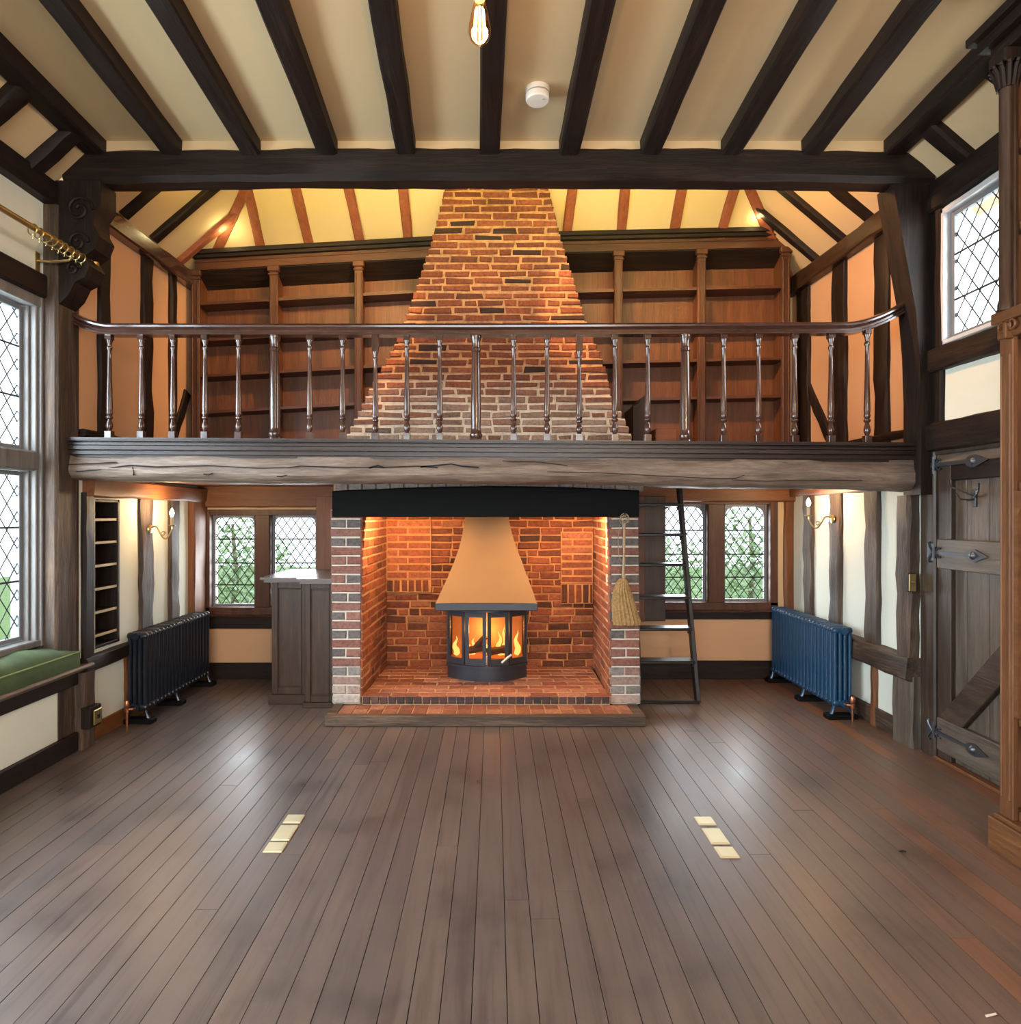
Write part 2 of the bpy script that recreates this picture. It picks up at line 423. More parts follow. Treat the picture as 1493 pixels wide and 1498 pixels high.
# wall plates
timber('wall_plate', 'dark wall plate above the curtain pole window', 'beam', (-2.73, -2.6, 3.44), (-2.73, 4.0, 3.46), .14, .14, 'timber', 'y', n=16)
timber('wall_plate', 'dark wall plate above the high leaded side window', 'beam', (2.74, -2.6, 3.44), (2.74, 4.0, 3.46), .12, .16, 'timber', 'y', n=16)
timber('wall_plate', 'brown notched wall plate under the gallery rafters, curtain pole side', 'beam', (-2.63, 4.16, 3.50), (-2.63, 5.9, 3.53), .1, .13, 'rail', 'y', n=12)
timber('wall_plate', 'brown wall plate under the gallery rafters, door side', 'beam', (2.69, 4.16, 3.51), (2.69, 5.9, 3.54), .1, .14, 'cab', 'y', n=12)
# main room rafters on the short slopes
for sx, nm in ((-1, 'above the curtain pole window'), (1, 'above the high leaded side window')):
    ys = (3.78, 3.38, 2.9) if sx < 0 else (3.72, 3.22, 2.75)
    for k, y in enumerate(ys):
        x0 = -2.76 if sx < 0 else 2.82; x1 = -2.40 if sx < 0 else 2.44
        timber('slope_rafter', 'short dark sloping rafter %s, %s from the gallery' % (nm, ORD[k]), 'beam', (x0, y, 3.45), (x1, y, 3.765), .11, .07, 'timber', 'x', 'short rafters along the room eaves', up=(0,1,0) if 0 else (-sx*.6,0,.7), n=4)
# gallery rafters: side slopes
def side_raft(sx, y, kind, label, w=.085):
    x0 = XL if sx < 0 else XR; d = -sx
    a0, a1 = .02, 1.15
    return timber('gallery_rafter', label, 'beam', (x0+d*a0, y, ze+a0*sp-.005), (x0+d*a1, y, ze+a1*sp-.005), w, .07, kind, 'x', 'rafters over the gallery', up=(sx*-.65,0,.76), n=6)
for k, y in enumerate((4.62, 5.02, 5.46)):
    side_raft(-1, y, 'timber' if k < 2 else 'rafter', '%s gallery rafter on the curtain pole side, %s from the tie beam' % ('dark' if k < 2 else 'russet', ORD[k]))
for k, y in enumerate((4.66, 5.02, 5.42)):
    side_raft(1, y, 'timber', 'dark gallery rafter on the door side, %s from the tie beam' % ORD[k])
def back_raft(xb, xt, label, w=.075):
    return timber('gallery_rafter', label, 'beam', (xb, YB-.02, ze+.02*sp), (xt, YB-1.0, ze+1.0*sp), w, .06, 'rafter', 'y', 'rafters over the gallery', up=(0,.65,.76), n=6, j=.004)
# x at the back slope: measured at the bookcase top
def hipx(px, py):   # where a sight line meets the back roof slope
    t = (H-(ze+YB*sp))/(-(sp)-(CY-py)/F) if 0 else None
    Y = (ze+YB*sp-H)/((CY-py)/F+sp); return (px-CX)*Y/F, Y
def raft_px(pb, pt, label, w=.075):
    (x0, y0), (x1, y1) = hipx(*pb), hipx(*pt); s = (x1-x0)/(y1-y0)
    ya, yb_ = YB-.02, YB-1.05
    xa, xb_ = x0+s*(ya-y0), x0+s*(yb_-y0)
    return back_raft(xa, xb_, label, w)
for k, (pb, pt) in enumerate([((382,362),(364,286)), ((452,357),(435,284)), ((527,353),(512,282)), ((597,350),(590,280))]):
    raft_px(pb, pt, 'russet rafter on the gallery end slope, %s from the curtain pole side' % ORD[k], .08)
for k, (pb, pt) in enumerate([((1055,338),(1071,283)), ((986,338),(996,281)), ((908,340),(914,280)), ((828,344),(836,279))]):
    raft_px(pb, pt, 'russet rafter on the gallery end slope, %s from the door side' % ORD[k], .08)
for sx, nm in ((-1, 'curtain pole side'), (1, 'door side')):
    x0 = XL if sx < 0 else XR
    timber('hip_rafter', 'russet hip rafter running up the gallery corner, %s' % nm, 'beam', (x0, YB, ze), (x0-sx*1.1, YB-1.1, ze+1.1*sp), .085, .07, 'rafter', 'y', up=(0,0,1), n=6)
# posts
mb = MB(); mb.box(-2.92, XL+.004, 3.95, 4.172, 0, 3.40, .015)
post = tag(mb.build('gallery_post', wood('stud', 'z')), 'massive weathered oak post beside the curtain pole window', 'post')
prof = [(XL-.02, 3.54), (-2.40, 3.54), (-2.40, 3.40), (-2.44, 3.34), (-2.45, 3.27), (-2.41, 3.2), (-2.44, 3.12), (-2.5, 3.08), (-2.47, 3.02), (-2.50, 2.95), (-2.56, 2.92), (-2.6, 2.84), (XL-.02, 2.76)]
mb = MB(); mb.prism(prof, 'y', 3.97, 4.13)
for (cx_, cz_, r_) in ((-2.53, 3.36, .085), (-2.54, 3.16, .065), (-2.57, 3.0, .045)):
    for a in range(2):
        pts = [(cx_+math.cos(t*.5)*(r_-.0045*t*r_*10), 3.965 if a == 0 else 4.135, cz_+math.sin(t*.5)*(r_-.0045*t*r_*10)) for t in range(0, 19)]
        mb.tube(pts, .011, 6)
tag(mb.build('carved_bracket', wood('timber', 'z')), 'dark carved scroll bracket under the tie beam beside the curtain pole', 'bracket')
prof = [(2.74, 1.62), (2.74, 3.55), (2.46, 3.55), (2.47, 3.47), (2.50, 3.3), (2.555, 3.0), (2.60, 2.75), (2.62, 2.5), (2.63, 2.2), (2.63, 1.9), (2.63, 1.62)]
mb = MB(); mb.prism([(x, z) for x, z in prof], 'y', 4.0, 4.17)
tag(mb.build('gallery_post', wood('timber', 'z')), 'dark jowled oak post leaning out under the tie beam by the door', 'post')
# plaster reveal beside it is the wall; second upright against the window
timber('wall_stud', 'dark upright timber between the high leaded window and the jowled post', 'post', (2.735, 3.95, 1.9), (2.735, 3.95, 3.4), .08, .07, 'timber', 'z', up=(0,1,0), n=6)
# studs, gallery level
def stud(sx, px0, px1, z0, z1, kind, label, j=.008, prot=.03, group=None, w_over=None):
    f = YL if sx < 0 else YR
    ya, yb_ = sorted((f(px0), f(px1))); x = XL if sx < 0 else XR
    yc = (ya+yb_)/2; w = yb_-ya
    return timber('wall_stud', label, 'post', (x+sx*(.05-prot), yc, z0), (x+sx*(.05-prot), yc, z1), w, .1, kind, 'z', group, up=(1,0,0), n=9, j=j)
G1 = 'gallery wall studs'; G2 = 'wall studs under the gallery'
stud(-1, 142, 156, 1.95, 3.46, 'timber', 'dark gallery wall stud nearest the carved bracket', group=G1)
stud(-1, 205, 219, 1.95, 3.46, 'timber', 'dark gallery wall stud, second back from the carved bracket', group=G1)
stud(-1, 246, 255, 1.95, 3.46, 'timber', 'slim dark gallery wall stud with a brace at its foot', group=G1)
stud(1, 1169, 1186, 1.95, 3.46, 'timber', 'dark gallery wall stud beside the bookcase, door side', group=G1)
stud(1, 1221, 1240, 1.95, 3.46, 'timber', 'dark gallery wall stud midway along the door side', group=G1)
stud(1, 1283, 1302, 1.95, 3.46, 'timber', 'dark gallery wall stud nearest the jowled post', group=G1)
timber('wall_brace', 'dark diagonal brace low on the gallery wall, curtain pole side', 'brace', (XL-.02, 5.30, 1.95), (XL-.02, 5.62, 2.55), .1, .08, 'timber', 'z', up=(1,0,0), n=6)
timber('wall_brace', 'dark diagonal brace low on the gallery wall, door side', 'brace', (XR+.02, 5.12, 1.95), (XR+.02, 5.62, 2.60), .1, .08, 'timber', 'z', up=(1,0,0), n=6)
timber('sole_plate', 'low dark sole plate on the gallery wall, door side', 'beam', (XR, 4.17, 2.03), (XR, 5.5, 2.03), .08, .05, 'timber', 'y', n=6)
timber('sole_plate', 'low dark sole plate on the gallery wall, curtain pole side', 'beam', (XL, 4.17, 2.02), (XL, 5.5, 2.02), .08, .05, 'timber', 'y', n=6)
# studs under the gallery
stud(-1, 118, 133, .56, 1.64, 'timber', 'dark upright between the oak post and the shelf niche', .003, group=G2)
stud(-1, 202, 220, .60, 1.68, 'stud', 'rough wall stud carrying the sconce beside the shelf niche', .007, group=G2)
stud(-1, 245, 258, .60, 1.68, 'stud', 'rough wall stud behind the dark radiator, beyond the sconce', .007, group=G2)
stud(-1, 275, 294, .0, 1.70, 'warm', 'warm brown corner post behind the dark radiator', .006, prot=.06)
stud(1, 1179, 1191, .55, 1.68, 'stud', 'narrow rough wall stud nearest the corner behind the blue radiator', .007, group=G2)
stud(1, 1217, 1233, .55, 1.68, 'stud', 'rough wall stud carrying the sconce above the blue radiator', .007, group=G2)
stud(1, 1269, 1289, .52, 1.66, 'stud', 'rough wall stud at the near end of the blue radiator', .007, group=G2)
stud(1, 1325, 1345, .46, 1.62, 'stud', 'gnarled wall stud with the brass light switch beside the door', .008, prot=.07, group=G2)
stud(1, 1137, 1161, .0, 1.70, 'warm', 'warm brown corner post behind the blue radiator', .006, prot=.08)
# dado and low panels
timber('dado_ledge', 'thick sloping oak ledge running between blue radiator and door', 'beam', (XR-.03, 4.14, .50), (XR-.03, 5.85, .54), .12, .15, 'stud', 'y', n=14, j=.008)
timber('dado_ledge', 'dark oak ledge running from window seat to dark radiator', 'beam', (XL+.015, 4.17, .52), (XL+.015, 5.85, .54), .08, .10, 'timber', 'y', n=14)
timber('low_post', 'broad brown oak post below the ledge beside the door', 'post', (XR-.02, 4.24, 0), (XR-.02, 4.24, .46), .2, .08, 'plank', 'z', up=(1,0,0), n=4)
timber('low_post', 'slim post below the ledge behind the radiator valve', 'post', (XR-.0, 4.62, 0), (XR-.0, 4.62, .46), .05, .06, 'warm', 'z', up=(1,0,0), n=4)
timber('low_post', 'grey oak post under the end of the window seat', 'post', (XL+.01, 4.18, 0), (XL+.01, 4.18, .49), .13, .1, 'stud', 'z', up=(1,0,0), n=4)
timber('low_post', 'warm narrow post behind the dark radiator valve', 'post', (XL-.0, 4.70, 0), (XL-.0, 4.70, .50), .06, .05, 'warm', 'z', up=(1,0,0), n=4)
struct(bx(XL, XL+.02, 4.24, YB, 0, .11, .004).build('baseboard_left', wood('warm', 'y')))
struct(bx(XL, XL+.03, -2.6, 4.12, 0, .12, .005).build('baseboard_window', wood('timber', 'y')))
struct(bx(XR-.02, XR, 4.14, YB, 0, .13, .004).build('baseboard_right', wood('stud', 'y')))
struct(bx(XL, -1.75, YB-.02, YB, 0, .146, .004).build('baseboard_back', wood('timber', 'x')))
struct(bx(1.1, XR, YB-.02, YB, 0, .165, .004).build('baseboard_alcove', wood('timber', 'x')))

# ---------------------------------------------------------------- gallery
mb = MB(); mb.box(XL, XR, 4.2, YB, 1.75, 1.95)
struct(mb.build('floor_gallery', wood('warm', 'x'), origin=False))
g = thing('gallery_beam', 'long cracked weathered beam with moulded nosing carrying the gallery', 'beam', (0, 4.15, 1.65))
mb = MB(); rb = random.Random(8); rs = []
n = 60
for i in range(n+1):
    t = i/n; x = -2.675+t*(2.70+2.675)
    zb = 1.705-.055*max(0, t-.45)/.55+.006*math.sin(t*23)+(.012 if t < .04 else 0)-.012*math.exp(-((t-.33)/.1)**2)
    zt_ = 1.865-.028*t
    sec = [(4.075+.008*math.sin(i*.6), zt_), (4.065+.006*math.sin(i*.9), zt_-.05), (4.052+.006*math.sin(i*1.1+1), zt_-.085), (4.058+.005*math.sin(i*.7), zb+.045), (4.085, zb+.012), (4.12, zb), (4.30, zb), (4.32, zb+.02), (4.32, zt_)]
    rs.append([(x, y+rb.uniform(-.003,.003), z+rb.uniform(-.003,.003)) for y, z in sec])
mb.rings(rs)
mb.build('beam_body', wood('beam', 'x'), g)
# long split and knots cut dark into its face
mb = MB()
def crack(pts, w):
    q = []
    for px, py in pts: q.append((PX(px, 4.055), PZ(py, 4.055)))
    top = [(x, 4.049, z+w*(.4+.6*R.random())) for x, z in q]; bot = [(x, 4.049, z-w*(.4+.6*R.random())) for x, z in q]
    back = [(x, 4.09, z) for x, z in q]
    for i in range(len(q)-1):
        mb.quad(top[i], top[i+1], bot[i+1], bot[i]); mb.quad(top[i], back[i], back[i+1], top[i+1]); mb.quad(bot[i], bot[i+1], back[i+1], back[i])
crack([(112,690),(140,688),(165,684),(190,681),(230,683),(270,682),(305,681),(340,683),(380,685),(420,684),(440,682),(470,683),(510,684),(548,684),(580,683),(610,682),(640,684)], .0045)
crack([(95,680),(130,678),(170,676)], .002); crack([(540,684),(553,681),(562,684)], .008); crack([(615,683),(660,679),(676,682),(700,684)], .006)
crack([(194,684),(196,690),(195,695)], .006); crack([(298,694),(305,695),(311,692)], .005); crack([(405,697),(412,697),(420,695)], .005)
crack([(735,674),(790,676),(830,681)], .002); crack([(800,690),(880,692),(960,696),(1040,700),(1075,700),(1088,695)], .003); crack([(1070,702),(1120,704),(1170,702),(1260,703)], .003)
mb.build('split', plain('crack', rgb(14,10,8), .9), g)
mb = MB()
def nosing(y0, y1, z0, z1, sl=-.034):
    mb.rings([[(-2.67, y0, z0), (-2.67, y0, z1), (-2.67, y1, z1), (-2.67, y1, z0)], [(2.70, y0, z0+sl), (2.70, y0, z1+sl), (2.70, y1, z1+sl), (2.70, y1, z0+sl)]])
nosing(4.03, 4.25, 1.966, 1.978); nosing(4.036, 4.25, 1.958, 1.966); nosing(4.075, 4.25, 1.946, 1.958); nosing(4.05, 4.25, 1.934, 1.946); nosing(4.072, 4.25, 1.927, 1.934); nosing(4.045, 4.25, 1.905, 1.927); nosing(4.078, 4.25, 1.895, 1.905); nosing(4.052, 4.25, 1.876, 1.895); nosing(4.075, 4.25, 1.858, 1.876)
mb.build('moulded_nosing', wood('nosing', 'x'), g)
# soffit timbers below the gallery
timber('soffit_beam', 'warm lit beam along the wall above the shelf niche', 'beam', (XL+.03, 4.2, 1.67), (XL+.03, 5.9, 1.67), .1, .12, 'warm', 'y', n=8)
timber('soffit_beam', 'warm lit beam along the wall above the blue radiator', 'beam', (XR-.02, 4.2, 1.70), (XR-.02, 5.9, 1.70), .08, .08, 'warm', 'y', n=8)
timber('window_lintel', 'warm brown lintel board over the window behind the cabinet', 'beam', (XL, YB-.03, 1.66), (-1.22, YB-.03, 1.66), .08, .2, 'warm', 'x', n=8, j=.003)
timber('window_lintel', 'warm brown lintel board over the window behind the ladder', 'beam', (1.1, YB-.03, 1.69), (XR, YB-.03, 1.69), .08, .16, 'warm', 'x', n=8, j=.003)

# balustrade
bal = thing('gallery_balustrade', 'polished brown turned balustrade along the gallery edge', 'balustrade', (0, 4.13, 1.978))
YBAL = 4.135
def zs(x): return 1.978-.034*(x+2.67)/5.37          # top of the nosing
def rail_z(x):                                       # underside of the rail
    z = 2.632+.0*(x)
    px = CX+F*x/YBAL
    if px < 165: z += .085*((165-px)/60)**1.8
    if px > 1235: z += .16*((px-1235)/95)**1.7
    return z+.02*(px-700)/600*(.6 if px > 700 else -.1)
prof = [(-.038,0),(-.038,.014),(-.024,.02),(-.024,.034),(-.03,.04),(-.044,.05),(-.046,.062),(-.038,.074),(-.015,.082),(.015,.082),(.038,.074),(.046,.062),(.044,.05),(.03,.04),(.024,.034),(.024,.02),(.038,.014),(.038,0)]
mb = MB(); xs = [PX(p, YBAL) for p in ([104,112,120,128,136,144,152,160,168]+list(range(180, 1235, 40))+[1235,1243,1251,1259,1267,1275,1283,1291,1299,1307,1315,1323,1330])]
mb.rings([[(x, YBAL+y, rail_z(x)+z*.93) for y, z in prof] for x in xs])
mb.build('handrail', wood('rail', 'x'), bal)
def turned(mb, x, sq_top=False):
    z0, z1 = zs(x), rail_z(x)+.004; h = z1-z0; s = .0215
    mb.box(x-s, x+s, YBAL-s, YBAL+s, z0, z0+.052, .002)
    tz = z1-(.105 if sq_top else .03)
    mb.box(x-s*.95, x+s*.95, YBAL-s*.95, YBAL+s*.95, tz, z1, .002)
    zz = lambda f: z0+.05+(tz-z0-.05)*f
    P = [(.010,0),(.012,.01),(.019,.035),(.021,.06),(.018,.09),(.013,.115),(.012,.13),(.02,.145),(.021,.16),(.014,.17),(.018,.185),(.0205,.2),(.018,.22),(.0195,.26),(.0175,.40),(.014,.60),(.0125,.78),(.0115,.88),(.0165,.9),(.0165,.92),(.012,.93),(.013,.955),(.02,.99),(.02,1)]
    mb.lathe([(r, zz(f)) for r, f in P], (x, YBAL, 0), 12)
def newel(mb, x):
    z0, z1 = zs(x), rail_z(x)+.004; zz = lambda f: z0+(z1-z0)*f
    P = [(.040,0),(.040,.02),(.036,.03),(.041,.05),(.041,.065),(.033,.08),(.031,.12),(.033,.3),(.030,.6),(.0255,.84),(.031,.85),(.031,.875),(.025,.885),(.0255,.93),(.033,.97),(.035,.98),(.035,1)]
    mb.lathe([(r, zz(f)) for r, f in P], (x, YBAL, 0), 16)
for p in (160,207,253,300,349,453,501,549,595,643,751,800,847,899,947,1058,1109,1162,1215,1268):
    mb = MB(); turned(mb, PX(p, YBAL), p in (549, 847)); mb.build('baluster', wood('rail', 'z'), bal)
for p in (402, 696, 1002):
    mb = MB(); newel(mb, PX(p, YBAL)); mb.build('newel', wood('rail', 'z'), bal)

# ---------------------------------------------------------------- bricks
def brick(mb, O, U, V, N, u0, u1, v0, v1, d, jit, b=.006, out=0):
    rj = lambda: R.uniform(-jit, jit)
    def P(u, v, n): return O+U*u+V*v+N*n
    c = [(u0,v0),(u1,v0),(u1,v1),(u0,v1)]; s = [(1,1),(-1,1),(-1,-1),(1,-1)]
    jj = [(rj(), rj()) for _ in c]
    back = [mb.v(P(u+a, v+e, -d)) for (u, v), (a, e) in zip(c, jj)]
    mid = [mb.v(P(u+a, v+e, out-b)) for (u, v), (a, e) in zip(c, jj)]
    fr = [mb.v(P(u+a+p*b, v+e+q*b, out+rj()*.6)) for (u, v), (a, e), (p, q) in zip(c, jj, s)]
    mb.face(fr)
    for i in range(4):
        k = (i+1) % 4; mb.face([fr[i], mid[i], mid[k], fr[k]]); mb.face([mid[i], back[i], back[k], mid[k]])
def courses(mb, O, U, V, N, n, vh, ext, L=.228, m=.012, d=.05, jit=.003, tint=None, bond='stretch', mortar_d=.05, rec=.008, outj=.003, deep=None, mt=None):
    O, U, V, N = Vector(O), Vector(U), Vector(V), Vector(N)
    for i in range(n):
        v0, v1 = i*vh, (i+1)*vh; u0, u1 = ext((v0+v1)/2, i)
        if u1-u0 < .03: continue
        mb.mi = 1; mb.t = mt(i) if mt else (.5,.5,0,1); dd = deep(i) if deep else mortar_d
        q = [O+U*a+V*b+N*c for c in (-dd, -rec) for (a, b) in ((u0+.004,v0),(u1-.004,v0),(u1-.004,v1),(u0+.004,v1))]
        mb.rings([q[:4], q[4:]])
        mb.mi = 0
        u = u0; first = True
        if bond == 'pier':
            w = u1-u0
            cuts = [u0, u1] if i % 2 == 0 else [u0, u0+w*.5+R.uniform(-.01,.01), u1]
        else:
            cuts = [u0]; x = u0+(L*(.5 if i % 2 else 1))*R.uniform(.75, 1.1)
            while x < u1-.06:
                cuts.append(x); x += L*R.choice((1,1,1,.95,1.04,.5,.92))
            cuts.append(u1)
        for a, b in zip(cuts, cuts[1:]):
            mb.t = tint(i, a, b) if tint else (R.random(), R.random(), 0, 1)
            hm = m/2
            brick(mb, O, U, V, N, a+(0 if a == u0 else hm), b-(0 if b == u1 else hm), v0+hm, v1-hm, d, jit, out=R.uniform(-outj, outj))
# chimney breast
def interp(tbl, y):
    if y <= tbl[0][0]: 
        (a, b), (c, d) = tbl[0], tbl[1]; return b+(y-a)*(d-b)/(c-a)
    for (a, b), (c, d) in zip(tbl, tbl[1:]):
        if y <= c: return b+(y-a)*(d-b)/(c-a)
    return tbl[-1][1]+(y-tbl[-1][0])*.5*(1 if d > b else -1)
TL = [(278,650),(350,632),(470,592),(500,580),(575,538),(640,506)]
TR = [(278,803),(350,821),(470,857),(500,870),(545,888),(590,896),(610,912),(640,924)]
V = Vector((0, .085, 1)).normalized(); vh = .0605; O = Vector((0, 5.08, 1.95)); N = Vector((0, -1, .085)).normalized()
def chext(v, i):
    p = O+V*v; py = CY-F*(p.z-H)/p.y
    return PX(interp(TL, py), p.y), PX(interp(TR, py), p.y)
def chtint(i, a, b):
    r = R.random(); t = R.gauss(.52, .14)
    if r < .07: t = -.1
    white = max(0, min(1, (9.5-i)/5))*R.choice((1, 1, .8, .3, .5)) if i < 10 else 0
    return (max(0, min(1, t)), R.random(), white*.4, 1)
chim = thing('chimney_breast', 'tapering old red brick chimney breast rising through the gallery', 'chimney', (0, 5.3, 1.95))
mb = MB(); NC = 38
courses(mb, O, (1,0,0), V, N, NC, vh, chext, .228, .0185, .06, .0065, chtint, rec=.009, outj=.004, mt=lambda i: (.5, .5, max(0, min(.95, (11-i)/6)), 1), deep=lambda i: max(.05, YB-.02-(O.y+V.y*i*vh)) if i < 30 else .3)
mb.build('brick_face', [M_BRICK, M_MORTAR_C], chim)
for sx in (-1, 1):
    mb = MB()
    for i in range(28):
        z = O.z+V.z*i*vh; y0 = O.y+V.y*i*vh+.07; x = chext((i+.5)*vh, i)[0 if sx < 0 else 1]
        y = y0
        while y < YB-.08:
            l = min(R.choice((.22, .22, .11)), YB-.03-y); mb.t = chtint(i, 0, 0)
            brick(mb, Vector((x, y, z)), Vector((0,1,0)), Vector((0,0,1)), Vector((sx,0,0)), 0, l-.013, .006, vh*V.z-.006, .04, .003); y += l
    mb.build('brick_side', M_BRICK, chim)

# fireplace below
fp = thing('inglenook_fireplace', 'wide red brick inglenook fireplace under the gallery beam', 'fireplace', (0, 4.9, 0))
YP = 4.88; HZ = .073; HI = .135
def pier(px0, px1, px0t, px1t):
    mb = MB(); n = 21
    def ext(v, i):
        t = v/1.42; return PX(px0+(px0t-px0)*t, YP), PX(px1+(px1t-px1)*t, YP)
    def tnt(i, a, b):
        full = (b-a) > .18; t = R.uniform(.6, 1) if full or R.random() < .25 else R.uniform(0, .3)
        return (t, R.random(), (.9 if i < 2 else .35 if i < 4 else .08)*R.random(), 1)
    courses(mb, (0, YP, HZ), (1,0,0), (0,0,1), (0,-1,0), n, .0695, ext, .23, .012, .05, .002, tnt, 'pier', .16)
    return mb
pl_ = pier(486, 527, 483, 529); pl_.build('brick_pier', [M_PIER, M_MORTAR_W], fp)
pr_ = pier(892, 937, 890, 934); pr_.build('brick_pier', [M_PIER, M_MORTAR_W], fp)
# cores of the piers and outer cheeks
mb = MB(); mb.box(-1.21, -.99, YP+.05, 5.9, 0, 1.72); mb.box(.90, 1.09, YP+.05, 5.9, 0, 1.72); mb.box(-1.21, 1.09, YP+.03, 5.9, 1.60, 1.74)
mb.box(-1.2, 1.09, 5.87, 5.91, 0, 1.72); mb.build('masonry_core', M_MORTAR, fp)
def warmt(i, a, b): return (max(0, min(1, R.gauss(.62, .18))), R.random(), 0, 1)
for sx in (-1, 1):
    mb = MB(); x0, x1 = (-.985, -.958) if sx < 0 else (.865, .888)
    u = Vector((x1-x0, 5.83-YP, 0)); L_ = u.length; u.normalize(); nn = Vector((-sx*u.y, sx*u.x, 0))
    courses(mb, (x0, YP, HI-.01), u, (0,0,1), nn, 21, .0695, lambda v, i: (.005, L_), .225, .011, .02, .002, warmt, mortar_d=.025, rec=.005)
    mb.build('brick_cheek', [M_BRICK_SOOT, M_MORTAR], fp)
mb = MB()
def soot(i, a, b):
    xx = (a+b)/2-.96; z = i*.0695
    s = math.exp(-((xx+.02)/.42)**2)*.75
    s = max(s*(.35 if xx < -.35 else 1), .12 if z < .7 else 0)*R.uniform(.3, 1.05)
    return (max(0, min(1, R.gauss(.5, .22))), R.random(), min(1, s), 1)
courses(mb, (-.965, 5.83, HI-.01), (1,0,0), (0,0,1), (0,-1,0), 22, .066, lambda v, i: (0, 1.865), .2, .014, .03, .006, soot, mortar_d=.04, rec=.012, outj=.004)
mb.build('brick_back', [M_BRICK_SOOT, M_MORTAR_F], fp)
# repaired panels in the fireback with soldier courses below
for (ua, ub, za, zb, sa, sb) in ((-.958, -.56, .92, 1.42, .80, .915), (.60, .885, .88, 1.36, .70, .875)):
    mb = MB(); k = 0; z = za
    while z < zb-.03:
        L_ = .19; uu = ua; cuts = [ua, ua+L_*(.55 if k % 2 else 1)]
        while cuts[-1] < ub-.12: cuts.append(cuts[-1]+L_)
        cuts[-1] = ub
        mb.mi = 1; mb.t = (.5,.5,0,1); mb.box(ua, ub, 5.803, 5.83, z, z+.066); mb.mi = 0
        for a, b in zip(cuts, cuts[1:]):
            if b-a < .03: continue
            mb.t = (R.uniform(.55,.9), R.random(), 0, 1)
            brick(mb, Vector((0, 5.80, 0)), Vector((1,0,0)), Vector((0,0,1)), Vector((0,-1,0)), a+.005, b-.005, z+.006, z+.06, .02, .002)
        z += .066; k += 1
    mb.mi = 1; mb.box(ua, ub, 5.805, 5.83, sa, sb); mb.mi = 0
    uu = ua
    while uu < ub-.02:
        mb.t = (R.uniform(.1,.6), R.random(), .2, 1)
        brick(mb, Vector((0, 5.80, 0)), Vector((1,0,0)), Vector((0,0,1)), Vector((0,-1,0)), uu+.005, min(uu+.06, ub)-.004, sa+.006, sb-.006, .02, .003); uu += .064
    mb.build('brick_repair', [M_BRICK_SOOT, M_MORTAR_F], fp)
# inner hearth: dark soldier edge plus paved floor
mb = MB(); mb.mi = 1; mb.box(-.985, .87, YP-.01, 5.85, 0, HI-.006); mb.mi = 0
x = -.985
while x < .86:
    mb.t = (R.uniform(0,.25), R.random(), R.uniform(.6,1), 1)
    brick(mb, Vector((0, YP-.02, 0)), Vector((1,0,0)), Vector((0,0,1)), Vector((0,-1,0)), x+.004, x+.06, HZ+.004, HI-.004, .03, .002, .004); x += .064
y = YP-.015; k = 0
while y < 5.82:
    x = -.985-(.1 if k % 2 else 0)
    while x < .87:
        a, b = max(x, -.983), min(x+.205, .868)
        if b-a > .02:
            mb.t = (R.uniform(.2,1), R.random(), .1*R.random(), 1)
            brick(mb, Vector((0, 0, HI)), Vector((1,0,0)), Vector((0,1,0)), Vector((0,0,1)), a+.004, b-.004, y+.004, min(y+.1, 5.83)-.004, .03, .002, .004)
        x += .21
    y += .104; k += 1
mb.build('hearth_paving', [M_TILE, M_MORTAR], fp)
# front step
mb = MB(); X0, X1, YF = PX(474, 4.58), PX(945, 4.58), 4.58
mb.box(X0, X1, YF, YF+.06, 0, HZ+.002, .006); mb.box(X0, X0+.07, YF+.06, YP+.02, 0, HZ+.002, .005); mb.box(X1-.07, X1, YF+.06, YP+.02, 0, HZ+.002, .005)
mb.build('hearth_kerb', wood('stud', 'x'), fp)
mb = MB(); mb.mi = 1; mb.box(X0+.07, X1-.07, YF+.06, YP, 0, HZ-.01); mb.mi = 0
x = X0+.072; 
while x < X1-.1:
    mb.t = (R.uniform(.2,.9), R.random(), .15*R.random(), 1)
    brick(mb, Vector((0, 0, HZ-.004)), Vector((1,0,0)), Vector((0,1,0)), Vector((0,0,1)), x+.003, min(x+.105, X1-.07)-.003, YF+.064, YF+.18, .02, .002, .004)
    mb.t = (R.uniform(.2,.9), R.random(), .15*R.random(), 1)
    brick(mb, Vector((0, 0, HZ-.004)), Vector((1,0,0)), Vector((0,1,0)), Vector((0,0,1)), x+.003, min(x+.105, X1-.07)-.003, YF+.184, YP-.01, .02, .002, .004)
    x += .107
mb.build('hearth_step', [M_TILE, M_MORTAR], fp)
# lintel
mb = MB(); rs = []
for i in range(25):
    t = i/24; x = -1.205+t*2.29
    zt_ = 1.675+.035*(1-abs(2*t-1.05)**1.6)+R.uniform(-.002,.002)
    rs.append([(x, 4.845, 1.478), (x, 4.845, zt_-.01), (x, 4.855, zt_), (x, 5.0, zt_), (x, 5.0, 1.478)])
mb.rings(rs); mb.build('lintel', wood('black', 'x'), fp)['label'] = 'black cambered oak lintel'
mb = MB(); x = -1.2
while x < 1.06:
    mb.t = (R.uniform(.0,.4), R.random(), .3, 1)
    brick(mb, Vector((0, 4.89, 1.672)), Vector((1,0,0)), Vector((0,0,1)), Vector((0,-1,0)), x+.004, x+.1, 0, .07, .05, .002); x += .106
mb.build('brick_course', M_PIER, fp)

